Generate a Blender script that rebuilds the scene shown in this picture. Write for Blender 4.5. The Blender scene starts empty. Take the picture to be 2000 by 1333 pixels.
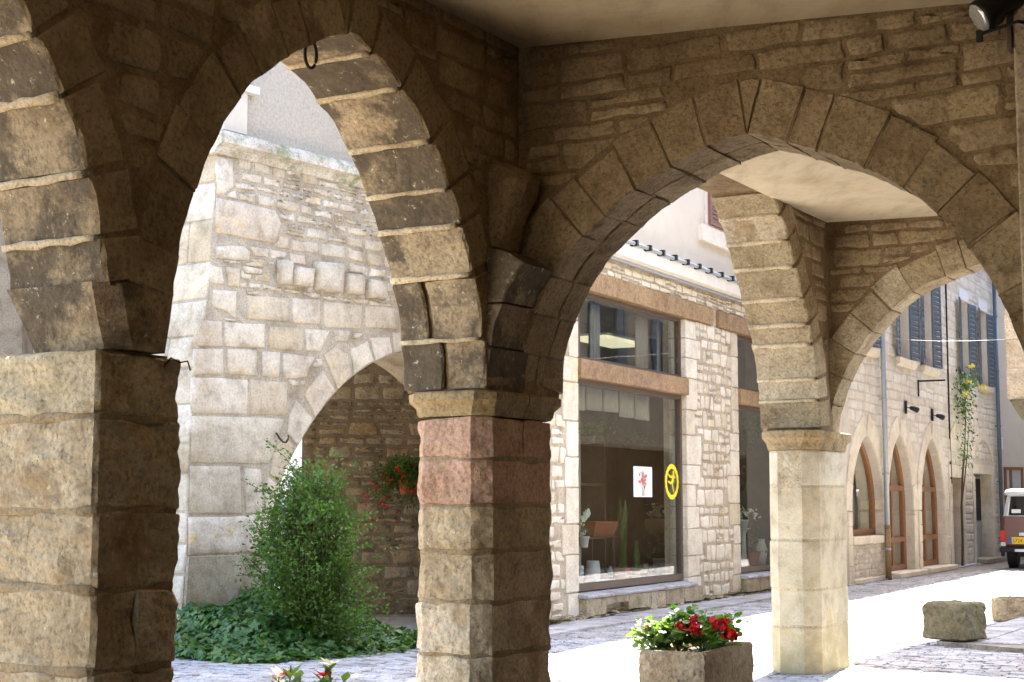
import bpy, bmesh, math, random
import numpy as np
from mathutils import Vector, noise as mnoise
R = math.radians
rng = random.Random(11)
SC = bpy.context.scene
COL = SC.collection

# ------------------------------------------------------------------ camera, sky, sun, exposure
EYE, FPX, HOR = 1.6, 3000.0, 985.0           # eye height (m), focal length and horizon in photo pixels (2000 x 1333)
TH = math.atan((HOR - 666.5) / FPX)
CT, ST = math.cos(TH), math.sin(TH)
cd = bpy.data.cameras.new('camera'); cam = bpy.data.objects.new('camera', cd); COL.objects.link(cam)
cam.location = (0, 0, EYE); cam.rotation_euler = (R(90) + TH, 0, 0)
cd.sensor_width = 36; cd.lens = FPX / 2000 * 36; cd.clip_start = .05; cd.clip_end = 2000
SC.camera = cam
SUN_AZ, SUN_EL = R(22.0), R(56.0)             # azimuth from +Y towards +X
w = bpy.data.worlds.new('World'); SC.world = w; w.use_nodes = True
wn = w.node_tree.nodes; wl = w.node_tree.links; wn.clear()
sky = wn.new('ShaderNodeTexSky'); sky.sky_type = 'NISHITA'; sky.sun_disc = False
sky.dust_density = 2.5; sky.ozone_density = .6
sky.sun_elevation = SUN_EL; sky.sun_rotation = SUN_AZ
bg = wn.new('ShaderNodeBackground'); bg.inputs['Strength'].default_value = .15
wo = wn.new('ShaderNodeOutputWorld'); wl.new(sky.outputs[0], bg.inputs[0]); wl.new(bg.outputs[0], wo.inputs[0])
sd = bpy.data.lights.new('sun', 'SUN'); sd.energy = 5.0; sd.angle = R(.53); sd.color = (1, .95, .87)
sun = bpy.data.objects.new('sun', sd); COL.objects.link(sun)
tosun = Vector((math.sin(SUN_AZ) * math.cos(SUN_EL), math.cos(SUN_AZ) * math.cos(SUN_EL), math.sin(SUN_EL)))
sun.rotation_euler = tosun.to_track_quat('Z', 'Y').to_euler(); sun.location = tosun * 60
SC.view_settings.view_transform = 'Standard'; SC.view_settings.look = 'None'
SC.view_settings.exposure = 3.0; SC.view_settings.gamma = 1
SC.render.engine = 'CYCLES'
cy = SC.cycles
cy.use_denoising = True; cy.max_bounces = 10; cy.diffuse_bounces = 8; cy.glossy_bounces = 4
cy.transparent_max_bounces = 16; cy.sample_clamp_indirect = 6; cy.caustics_reflective = False; cy.caustics_refractive = False

# ------------------------------------------------------------------ photo pixel -> direction -> point on a known plane
def ray(px, py):
    a = (px - 1000) / FPX; b = (666.5 - py) / FPX
    return np.array([a, CT - b * ST, ST + b * CT])
CAM = np.array([0, 0, EYE])
def ground(px, py, z=0.):
    d = ray(px, py); return CAM + d * ((z - EYE) / d[2])
def proj(p):
    p = np.asarray(p, float) - CAM; f = p[1] * CT + p[2] * ST; up = -p[1] * ST + p[2] * CT
    return 1000 + FPX * p[0] / f, 666.5 - FPX * up / f, f
class Frame:
    """upright plane through O; a runs along the wall, d out of it towards the street or the viewer, z up"""
    def __init__(s, O, deg=None, A=None, N=None):
        s.O = np.array(O, float)
        if A is None:
            t = R(deg); s.A = np.array([math.sin(t), math.cos(t), 0]); s.N = np.array([math.cos(t), -math.sin(t), 0])
        else:
            s.A, s.N = np.array(A, float), np.array(N, float)
    def P(s, a, d, z): return s.O + s.A * a + s.N * d + np.array([0, 0, z])
    def px(s, x, y, d=0.):
        r = ray(x, y); t = np.dot(s.O + s.N * d - CAM, s.N) / np.dot(r, s.N); p = CAM + r * t
        return float(np.dot(p - s.O, s.A)), float(p[2])
    def loc(s, p):
        p = np.asarray(p) - s.O; return float(np.dot(p, s.A)), float(np.dot(p, s.N)), float(p[2])
P3 = ground(1600, 1322)
FA = Frame(P3, 30.5)                                   # inner face of the arcade wall
def cross(s): return Frame(FA.P(s, 0, 0), A=FA.N, N=-FA.A)   # face of a cross wall at s, looking at the camera; a = w
FL = Frame(ground(348, 1270), 37)                      # corner house
FS = Frame(ground(1100, 1218), 28.3)                   # shop front
FF = Frame(ground(1680, 1140), 28)                     # far row house

# ------------------------------------------------------------------ object helpers
WLOC = {}
def link(o, parent, origin):
    COL.objects.link(o)
    o.location = Vector(origin)
    if parent is not None:
        o.parent = parent; o.location = Vector(np.asarray(origin) - WLOC[parent.name])
    WLOC[o.name] = np.asarray(origin, float)
    return o
def mk(name, V, F, mat, parent=None, smooth=False, fix=False):
    V = np.asarray(V, float)
    c = (V.min(0) + V.max(0)) / 2
    if parent is None: c[2] = V[:, 2].min()
    m = bpy.data.meshes.new(name); m.from_pydata((V - c).tolist(), [], F)
    if fix:
        b = bmesh.new(); b.from_mesh(m); bmesh.ops.recalc_face_normals(b, faces=b.faces); b.to_mesh(m); b.free()
    if smooth: m.polygons.foreach_set('use_smooth', [True] * len(m.polygons))
    m.materials.append(mat); m.update()
    return link(bpy.data.objects.new(name, m), parent, c)
def tag(o, label=None, cat=None, group=None, kind=None):
    if label: o['label'] = label
    if cat: o['category'] = cat
    if group: o['group'] = group
    if kind: o['kind'] = kind
    return o
def thing(name, loc, label, cat, group=None):
    o = bpy.data.objects.new(name, None); o.empty_display_size = .1
    link(o, None, loc); return tag(o, label, cat, group)
class MB:
    def __init__(s): s.V, s.F = [], []
    def add(s, V, F):
        n = len(s.V); s.V += [tuple(v) for v in V]; s.F += [tuple(i + n for i in f) for f in F]; return s
    def build(s, name, mat, parent=None, smooth=False, fix=False): return mk(name, s.V, s.F, mat, parent, smooth, fix)
    def box(s, fr, a0, a1, d0, d1, z0, z1, bev=0.):
        return s.add(*boxvf(fr, a0, a1, d0, d1, z0, z1, bev))
    def tube(s, pts, r, n=8, caps=True):
        return s.add(*tubevf(pts, r, n, caps))
BF = [(0, 3, 2, 1), (4, 5, 6, 7), (0, 1, 5, 4), (1, 2, 6, 5), (2, 3, 7, 6), (3, 0, 4, 7)]
def boxvf(fr, a0, a1, d0, d1, z0, z1, bev=0.):
    if bev <= 0:
        return [fr.P(a, d, z) for z in (z0, z1) for a, d in ((a0, d0), (a1, d0), (a1, d1), (a0, d1))], BF
    pl = [(a0 + bev, d0), (a1 - bev, d0), (a1, d0 + bev), (a1, d1 - bev), (a1 - bev, d1), (a0 + bev, d1), (a0, d1 - bev), (a0, d0 + bev)]
    ca, cdp = (a0 + a1) / 2, (d0 + d1) / 2
    def sc(b): return [(a + (b if a < ca else -b) * (abs(a - ca) > 1e-6), d + (b if d < cdp else -b)) for a, d in pl]
    secs = [[fr.P(a, d, z) for a, d in sc(b)] for z, b in ((z0, bev * .8), (z0 + bev, 0), (z1 - bev, 0), (z1, bev * .8))]
    return loftvf(secs)
def loftvf(secs, caps=True, closed=True):
    n = len(secs[0]); V = [p for s in secs for p in s]; F = []
    for i in range(len(secs) - 1):
        for j in range(n if closed else n - 1):
            k = (j + 1) % n; F.append((i * n + j, i * n + k, (i + 1) * n + k, (i + 1) * n + j))
    if caps: F.append(tuple(range(n - 1, -1, -1))); F.append(tuple((len(secs) - 1) * n + j for j in range(n)))
    return V, F
def tubevf(pts, r, n=8, caps=True):
    pts = [Vector(p) for p in pts]; secs = []; rr = r if hasattr(r, '__len__') else [r] * len(pts)
    ref = Vector((0, 0, 1))
    for i, p in enumerate(pts):
        t = (pts[min(i + 1, len(pts) - 1)] - pts[max(i - 1, 0)]).normalized()
        x = t.cross(ref if abs(t.z) < .95 else Vector((1, 0, 0))).normalized(); y = x.cross(t)
        secs.append([p + (x * math.cos(2 * math.pi * k / n) + y * math.sin(2 * math.pi * k / n)) * rr[i] for k in range(n)])
    return loftvf(secs, caps)
def lathe(c, prof, n=20):
    secs = [[(c[0] + r * math.cos(2 * math.pi * k / n), c[1] + r * math.sin(2 * math.pi * k / n), c[2] + z) for k in range(n)] for r, z in prof]
    return loftvf(secs)
def N3(p, s=1., o=0.): return mnoise.noise(Vector((p[0] * s + o, p[1] * s + o * .7, p[2] * s - o)))

# ------------------------------------------------------------------ materials
def nodes(name):
    m = bpy.data.materials.new(name); m.use_nodes = True; t = m.node_tree; t.nodes.clear()
    o = t.nodes.new('ShaderNodeOutputMaterial'); b = t.nodes.new('ShaderNodeBsdfPrincipled'); t.links.new(b.outputs[0], o.inputs[0])
    return m, t, b
def nd(t, typ, **k):
    n = t.nodes.new(typ)
    for a, v in k.items(): setattr(n, a, v)
    return n
def noise(t, vec, scale, detail=4, rough=.6):
    n = nd(t, 'ShaderNodeTexNoise'); n.inputs['Scale'].default_value = scale; n.inputs['Detail'].default_value = detail; n.inputs['Roughness'].default_value = rough
    if vec is not None: t.links.new(vec, n.inputs['Vector'])
    return n.outputs['Fac']
def ramp(t, fac, stops):
    n = nd(t, 'ShaderNodeValToRGB'); t.links.new(fac, n.inputs[0]); e = n.color_ramp.elements
    while len(e) < len(stops): e.new(.5)
    while len(e) > len(stops): e.remove(e[-1])
    for x, (p, c) in zip(e, stops): x.position = p; x.color = (c[0], c[1], c[2], 1) if hasattr(c, '__len__') else (c, c, c, 1)
    return n.outputs[0]
def mix(t, fac, a, b, mode='MIX'):
    n = nd(t, 'ShaderNodeMix', data_type='RGBA', blend_type=mode)
    for s, v in ((n.inputs[0], fac), (n.inputs[6], a), (n.inputs[7], b)):
        if isinstance(v, bpy.types.NodeSocket): t.links.new(v, s)
        elif hasattr(v, '__len__'): s.default_value = (v[0], v[1], v[2], 1)
        else: s.default_value = v
    return n.outputs[2]
def math_(t, op, a, b):
    n = nd(t, 'ShaderNodeMath', operation=op)
    for s, v in ((n.inputs[0], a), (n.inputs[1], b)):
        if isinstance(v, bpy.types.NodeSocket): t.links.new(v, s)
        else: s.default_value = v
    return n.outputs[0]
def bump(t, b, h, strength, dist):
    n = nd(t, 'ShaderNodeBump'); n.inputs['Strength'].default_value = strength; n.inputs['Distance'].default_value = dist
    t.links.new(h, n.inputs['Height']); t.links.new(n.outputs[0], b.inputs['Normal'])
def stone(name, cols, stain=None, stain_amt=.0, stain_scale=3., fleck=None, rough=.9, bd=.012, grain=38, moss=None, moss_z=None, gc=.9, bl=1.):
    """limestone: each block takes its own tone, with blotches, pores, optional crust of lichen or moss"""
    m, t, b = nodes(name); pos = nd(t, 'ShaderNodeNewGeometry').outputs['Position']; oi = nd(t, 'ShaderNodeObjectInfo').outputs['Random']
    n = len(cols); c = ramp(t, oi, [(i / max(1, n - 1), k) for i, k in enumerate(cols)])
    blot = noise(t, pos, 4.5, 6, .65); c = mix(t, .85 * bl, c, ramp(t, blot, [(.28, (.56, .5, .42)), (.5, (1, 1, 1)), (.75, (1.22, 1.2, 1.16))]), 'MULTIPLY')
    f = noise(t, pos, grain, 6, .7); c = mix(t, gc, c, ramp(t, f, [(.32, .42), (.5, 1.), (.7, 1.25)]), 'MULTIPLY')
    big = noise(t, pos, 1.3, 5, .7); c = mix(t, .8 * bl, c, ramp(t, big, [(.3, (.68, .6, .5)), (.52, (1, 1, 1)), (.72, (1.14, 1.12, 1.08))]), 'MULTIPLY')
    vo = nd(t, 'ShaderNodeTexVoronoi'); vo.inputs['Scale'].default_value = grain * 1.3; t.links.new(pos, vo.inputs['Vector'])
    pit = ramp(t, vo.outputs['Distance'], [(.0, .0), (.16, .85), (.3, 1.)])
    pm = noise(t, pos, 9, 3); pitm = math_(t, 'MULTIPLY', ramp(t, pm, [(.5, 0.), (.62, 1.)]), math_(t, 'SUBTRACT', 1., pit))
    c = mix(t, math_(t, 'MULTIPLY', pitm, .8), c, (.08, .055, .03))
    if stain is not None:
        va = nd(t, 'ShaderNodeVectorMath', operation='ADD'); t.links.new(pos, va.inputs[0]); t.links.new(math_(t, 'MULTIPLY', oi, 31.), va.inputs[1])
        s1 = noise(t, va.outputs[0], stain_scale, 7, .72); s = ramp(t, math_(t, 'ADD', s1, math_(t, 'MULTIPLY', math_(t, 'SUBTRACT', oi, .5), .12)), [(.62 - stain_amt * .3, 0.), (.72 - stain_amt * .3, 1.)])
        c = mix(t, math_(t, 'MULTIPLY', s, .88), c, mix(t, ramp(t, noise(t, pos, 11, 7, .75), [(.35, 0.), (.68, 1.)]), stain, tuple(min(1, k * 2.7) for k in stain)))
    if fleck is not None:
        fl = ramp(t, noise(t, pos, 22, 5, .75), [(.62, 0.), (.68, 1.)]); c = mix(t, fl, c, fleck)
    if moss is not None:
        g = ramp(t, noise(t, pos, 3.2, 6, .7), [(.5, 0.), (.66, 1.)])
        if moss_z:
            sx = nd(t, 'ShaderNodeSeparateXYZ'); t.links.new(pos, sx.inputs[0])
            mr = nd(t, 'ShaderNodeMapRange'); t.links.new(sx.outputs[2], mr.inputs[0])
            mr.inputs[1].default_value, mr.inputs[2].default_value, mr.inputs[3].default_value, mr.inputs[4].default_value = moss_z[0], moss_z[1], 1, 0
            g = math_(t, 'MULTIPLY', ramp(t, noise(t, pos, 3.2, 6, .7), [(.36, 0.), (.56, 1.)]), mr.outputs[0])
        c = mix(t, math_(t, 'MULTIPLY', g, .85), c, moss)
    t.links.new(c, b.inputs['Base Color']); b.inputs['Roughness'].default_value = rough; b.inputs['Specular IOR Level'].default_value = .25
    h = math_(t, 'ADD', math_(t, 'MULTIPLY', noise(t, pos, grain * .55, 8, .72), 1.), math_(t, 'MULTIPLY', noise(t, pos, 7, 3), 1.2))
    h = math_(t, 'SUBTRACT', h, math_(t, 'MULTIPLY', pitm, .5))
    bump(t, b, h, 1., bd * 2.)
    return m
def plain(name, col, rough=.6, metal=0., var=.15, scale=12, bd=.0, spec=.4, coat=0.):
    m, t, b = nodes(name); tc = nd(t, 'ShaderNodeTexCoord').outputs['Object']
    f = noise(t, tc, scale, 5, .65)
    c = mix(t, 1., col, ramp(t, f, [(.25, 1 - var), (.5, 1.), (.78, 1 + var)]), 'MULTIPLY')
    t.links.new(c, b.inputs['Base Color']); b.inputs['Roughness'].default_value = rough; b.inputs['Metallic'].default_value = metal
    b.inputs['Specular IOR Level'].default_value = spec; b.inputs['Coat Weight'].default_value = coat
    if bd: bump(t, b, f, .7, bd)
    return m
def plaster(name, col):
    m, t, b = nodes(name); pos = nd(t, 'ShaderNodeNewGeometry').outputs['Position']
    mp = nd(t, 'ShaderNodeMapping'); t.links.new(pos, mp.inputs[0]); mp.inputs['Rotation'].default_value = (0, 0, R(30.5)); mp.inputs['Scale'].default_value = (2.2, .5, 1)
    c = mix(t, 1., col, ramp(t, noise(t, mp.outputs[0], 2.2, 6, .7), [(.28, (.76, .72, .64)), (.5, (1, 1, 1)), (.75, (1.12, 1.11, 1.08))]), 'MULTIPLY')
    c = mix(t, .7, c, ramp(t, noise(t, pos, .9, 5, .7), [(.3, (.72, .64, .52)), (.5, (1, 1, 1))]), 'MULTIPLY')
    vo = nd(t, 'ShaderNodeTexVoronoi', feature='DISTANCE_TO_EDGE'); vo.inputs['Scale'].default_value = .8
    wv = nd(t, 'ShaderNodeVectorMath', operation='ADD'); t.links.new(pos, wv.inputs[0]); nn = nd(t, 'ShaderNodeTexNoise'); nn.inputs['Scale'].default_value = 3; t.links.new(pos, nn.inputs['Vector']); t.links.new(nn.outputs['Color'], wv.inputs[1]); t.links.new(wv.outputs[0], vo.inputs['Vector'])
    cr = math_(t, 'MULTIPLY', ramp(t, vo.outputs['Distance'], [(.0, 1.), (.006, 0.)]), ramp(t, noise(t, pos, 1.1, 3), [(.52, 0.), (.6, 1.)]))
    c = mix(t, math_(t, 'MULTIPLY', cr, .55), c, (.12, .09, .055))
    sp = ramp(t, noise(t, pos, 26, 2), [(.74, 0.), (.77, 1.)]); c = mix(t, math_(t, 'MULTIPLY', sp, .5), c, (.16, .12, .07))
    t.links.new(c, b.inputs['Base Color']); b.inputs['Roughness'].default_value = .95; bump(t, b, math_(t, 'ADD', noise(t, pos, 5, 5), math_(t, 'MULTIPLY', noise(t, pos, 45, 4), .3)), .8, .012)
    return m
def leafmat(name, cols, trans=.35, rough=.45):
    m, t, b = nodes(name); g = nd(t, 'ShaderNodeNewGeometry')
    c = ramp(t, g.outputs['Random Per Island'], [(i / max(1, len(cols) - 1), k) for i, k in enumerate(cols)])
    t.links.new(c, b.inputs['Base Color']); b.inputs['Roughness'].default_value = rough; b.inputs['Specular IOR Level'].default_value = .4
    tr = nd(t, 'ShaderNodeBsdfTranslucent'); t.links.new(mix(t, 1., c, (1.4, 1.5, .6), 'MULTIPLY'), tr.inputs[0])
    ms = nd(t, 'ShaderNodeMixShader'); ms.inputs[0].default_value = trans
    t.links.new(b.outputs[0], ms.inputs[1]); t.links.new(tr.outputs[0], ms.inputs[2])
    t.links.new(ms.outputs[0], [n for n in t.nodes if n.type == 'OUTPUT_MATERIAL'][0].inputs[0])
    return m
def glassmat(name, tint=(.9, .93, .92), refl=.22):
    m, t, b = nodes(name); o = [n for n in t.nodes if n.type == 'OUTPUT_MATERIAL'][0]; t.nodes.remove(b)
    tr = nd(t, 'ShaderNodeBsdfTransparent'); tr.inputs[0].default_value = (*tint, 1)
    gl = nd(t, 'ShaderNodeBsdfGlossy'); gl.inputs['Roughness'].default_value = .005
    fr = nd(t, 'ShaderNodeFresnel'); fr.inputs[0].default_value = 1.52
    f2 = math_(t, 'MULTIPLY', fr.outputs[0], refl)
    # old float glass: the reflection wobbles slightly
    pos = nd(t, 'ShaderNodeNewGeometry').outputs['Position']; bp = nd(t, 'ShaderNodeBump'); bp.inputs['Strength'].default_value = .05; bp.inputs['Distance'].default_value = .02
    t.links.new(noise(t, pos, 1.6, 1), bp.inputs['Height']); t.links.new(bp.outputs[0], gl.inputs['Normal'])
    ms = nd(t, 'ShaderNodeMixShader'); t.links.new(f2, ms.inputs[0]); t.links.new(tr.outputs[0], ms.inputs[1]); t.links.new(gl.outputs[0], ms.inputs[2])
    t.links.new(ms.outputs[0], o.inputs[0]); return m
def emit(name, col, s):
    m, t, b = nodes(name); b.inputs['Base Color'].default_value = (*col, 1); b.inputs['Emission Color'].default_value = (*col, 1); b.inputs['Emission Strength'].default_value = s
    return m
M = {}
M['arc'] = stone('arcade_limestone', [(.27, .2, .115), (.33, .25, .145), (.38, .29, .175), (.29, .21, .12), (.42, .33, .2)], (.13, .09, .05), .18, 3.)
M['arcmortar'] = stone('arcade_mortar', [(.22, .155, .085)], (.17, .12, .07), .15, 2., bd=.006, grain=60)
M['pier'] = stone('pier_limestone', [(.5, .41, .26), (.57, .47, .32), (.45, .35, .21), (.6, .51, .36)], (.2, .14, .075), .2, 2.2, fleck=(.6, .52, .38))
M['pier2'] = stone('pier_limestone_smooth', [(.46, .37, .26), (.52, .43, .31), (.42, .34, .23)], (.2, .15, .09), .05, 2.4)
M['piermortar'] = stone('pier_mortar', [(.33, .25, .145)], None, 0, bd=.006, grain=60)
M['pink'] = stone('pink_limestone', [(.5, .31, .2), (.54, .35, .24)], (.3, .2, .12), .05, 2.5)
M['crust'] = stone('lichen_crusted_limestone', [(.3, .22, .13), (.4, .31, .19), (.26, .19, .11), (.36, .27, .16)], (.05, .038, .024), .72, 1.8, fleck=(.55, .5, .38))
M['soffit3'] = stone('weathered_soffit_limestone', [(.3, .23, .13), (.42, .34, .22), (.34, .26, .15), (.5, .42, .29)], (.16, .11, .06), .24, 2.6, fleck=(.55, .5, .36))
M['joint'] = stone('pale_lime_joint', [(.52, .42, .27)], None, 0, bd=.008, grain=55)
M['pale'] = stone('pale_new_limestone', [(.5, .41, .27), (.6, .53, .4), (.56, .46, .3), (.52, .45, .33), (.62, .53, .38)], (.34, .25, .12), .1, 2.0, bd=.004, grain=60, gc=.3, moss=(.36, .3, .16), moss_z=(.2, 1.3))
M['corner'] = stone('cream_limestone', [(.58, .51, .4), (.65, .58, .47), (.53, .44, .31), (.69, .62, .52), (.62, .53, .42)], (.4, .29, .16), .1, 3., bd=.008, gc=.45)
M['cornermortar'] = stone('grey_mortar', [(.46, .4, .31)], None, 0, bd=.006, grain=60)
M['dado'] = stone('cement_plinth', [(.4, .36, .27)], None, 0, bd=.003, grain=60, moss=(.13, .12, .03), moss_z=(.25, .8))
M['shop'] = stone('cream_rubble', [(.6, .54, .43), (.68, .62, .51), (.54, .46, .33), (.72, .66, .56), (.63, .57, .45)], (.4, .3, .18), .06, 3.5, bd=.01, gc=.45, bl=.6)
M['shopmortar'] = stone('sand_mortar', [(.44, .37, .28)], None, 0, bd=.006, grain=60)
M['plinth'] = stone('mossy_plinth_stone', [(.38, .32, .22), (.44, .37, .26), (.34, .29, .19)], (.2, .16, .09), .1, 3., moss=(.17, .17, .06))
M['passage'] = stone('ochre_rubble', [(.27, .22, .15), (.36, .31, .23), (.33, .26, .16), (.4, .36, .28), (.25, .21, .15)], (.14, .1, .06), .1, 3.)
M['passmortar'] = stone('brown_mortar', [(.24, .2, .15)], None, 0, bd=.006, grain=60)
M['far'] = stone('far_cream_limestone', [(.68, .61, .5), (.72, .66, .55), (.64, .56, .44), (.75, .69, .6)], (.5, .4, .28), .04, 2.5, gc=.3, bl=.45)
M['farmortar'] = stone('far_mortar', [(.6, .53, .43)], None, 0, bd=.005, grain=50, gc=.3, bl=.4)
M['reveal'] = stone('dressed_limestone', [(.68, .6, .46), (.72, .64, .5), (.64, .55, .41)], (.55, .41, .22), .06, 1.6, bd=.004, grain=60, gc=.3, bl=.5)
M['cap'] = stone('moulded_capital', [(.36, .26, .13), (.4, .3, .16)], (.12, .09, .055), .3, 4., fleck=(.5, .42, .28))
M['trough'] = stone('tooled_stone', [(.42, .33, .21)], (.26, .19, .1), .12, 6., bd=.03, grain=24)
M['block'] = stone('mossy_old_stone', [(.22, .19, .12)], (.1, .09, .06), .3, 5., bd=.03, grain=22, moss=(.17, .16, .06))
M['sett'] = stone('sett_limestone', [(.38, .38, .4), (.46, .46, .475), (.32, .32, .335), (.42, .42, .435)], None, 0, rough=.75, bd=.006, grain=45)
M['ground'] = stone('street_grit', [(.3, .27, .23)], None, 0, bd=.006, grain=30)
M['plaster'] = plaster('ceiling_plaster', (.5, .41, .275))
M['render'] = plain('roughcast_render', (.46, .4, .32), .95, var=.22, scale=28, bd=.03)
M['render3'] = plain('tan_render', (.36, .3, .22), .95, var=.15, scale=2., bd=.004)
M['render2'] = plain('smooth_cream_render', (.6, .53, .43), .95, var=.08, scale=2.5, bd=.003)
M['cornice'] = stone('painted_cornice', [(.62, .58, .5)], None, 0, bd=.003, grain=50, moss=(.2, .22, .1))
M['cornicew'] = plain('white_cornice', (.66, .6, .5), .8, var=.14, scale=5, bd=.004)
M['rust'] = stone('rusty_brown_lintel', [(.3, .2, .105), (.26, .17, .095)], (.12, .075, .05), .3, 4., bd=.006, grain=30)
M['frame'] = plain('brown_window_frame', (.1, .07, .05), .45, var=.2)
M['wood'] = plain('varnished_oak', (.25, .115, .05), .5, var=.25, scale=18)
M['shutter'] = plain('slate_blue_shutter', (.1, .13, .16), .55, var=.15)
M['shutbrown'] = plain('red_brown_shutter', (.2, .09, .06), .6, var=.2)
M['white'] = plain('white_paint', (.7, .68, .64), .6, var=.06)
M['zinc'] = plain('zinc', (.36, .38, .39), .5, .3, var=.15)
M['iron'] = plain('rusty_iron', (.06, .035, .022), .8, .3, var=.4, scale=40, bd=.003)
M['black'] = plain('black_metal', (.02, .02, .02), .45, .5)
M['dark'] = plain('low_bounce_dark', (.07, .062, .052), .9, var=.3, scale=2)
M['interior'] = plain('shop_interior_wall', (.2, .18, .145), .9, var=.3, scale=2)
M['curtain'] = plain('taupe_curtain', (.32, .28, .23), .95, var=.12, scale=8)
M['curtainw'] = plain('net_curtain', (.62, .6, .54), .95, var=.08, scale=8)
M['glass'] = glassmat('window_glass')
M['terra'] = plain('terracotta', (.36, .12, .06), .8, var=.15)
M['ceramic'] = plain('grey_white_ceramic', (.5, .5, .48), .35, var=.08)
M['soil'] = plain('soil', (.05, .035, .022), .95, var=.4, scale=30, bd=.02)
M['basket'] = plain('wicker', (.38, .26, .12), .8, var=.35, scale=60, bd=.01)
M['leaf'] = leafmat('shrub_leaves', [(.045, .09, .014), (.07, .145, .022), (.11, .2, .035), (.055, .12, .02)])
M['ivy'] = leafmat('ivy_leaves', [(.025, .07, .02), (.05, .13, .03), (.09, .19, .045), (.035, .1, .03), (.14, .22, .05), (.06, .14, .035)], .25, .32)
M['ger'] = leafmat('geranium_leaves', [(.05, .12, .015), (.09, .19, .025), (.12, .23, .04), (.04, .1, .015)], .5)
M['palegreen'] = leafmat('pale_leaves', [(.08, .14, .03), (.14, .2, .06), (.1, .17, .04)], .45)
M['redpetal'] = leafmat('red_petals', [(.5, .008, .008), (.65, .02, .012), (.4, .004, .012)], .3, .6)
M['pinkpetal'] = leafmat('pink_petals', [(.6, .06, .12), (.7, .25, .28), (.5, .02, .06)], .4, .6)
M['yellowpetal'] = leafmat('yellow_petals', [(.75, .6, .08), (.8, .7, .2)], .4, .6)
M['whitepetal'] = leafmat('white_petals', [(.8, .8, .78), (.7, .72, .74)], .3, .5)
M['stem'] = plain('woody_stem', (.1, .065, .035), .9, var=.3, scale=30)
M['greenstem'] = plain('green_stem', (.1, .17, .04), .7)
M['yellow'] = plain('yellow_vinyl', (.8, .66, .02), .5, var=.03)
M['paper'] = plain('poster_paper', (.72, .72, .73), .6, var=.05)
M['posterpink'] = plain('poster_print_pink', (.6, .2, .24), .6, var=.4, scale=30)
M['postergreen'] = plain('poster_print_stems', (.4, .27, .16), .6, var=.4, scale=30)
M['carbody'] = plain('brown_car_paint', (.13, .06, .045), .3, .2, var=.05, coat=.6)
M['carwhite'] = plain('white_car_paint', (.72, .73, .72), .35, var=.03, coat=.4)
M['carblack'] = plain('black_rubber', (.015, .015, .016), .7)
M['carglass'] = glassmat('car_glass', (.25, .28, .28), 1.0)
M['redlens'] = plain('red_lens', (.5, .015, .015), .25, coat=.5)
M['plate'] = plain('yellow_plate', (.75, .5, .02), .5, var=.02)
M['plateblue'] = plain('blue_plate_band', (.02, .08, .45), .5)
M['chrome'] = plain('dull_chrome', (.5, .5, .5), .3, .8)
M['lens'] = plain('lamp_reflector', (.6, .62, .6), .12, .6, var=.25, scale=30)
M['tube'] = emit('lit_light_panel', (1, .9, .6), .13)

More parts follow.
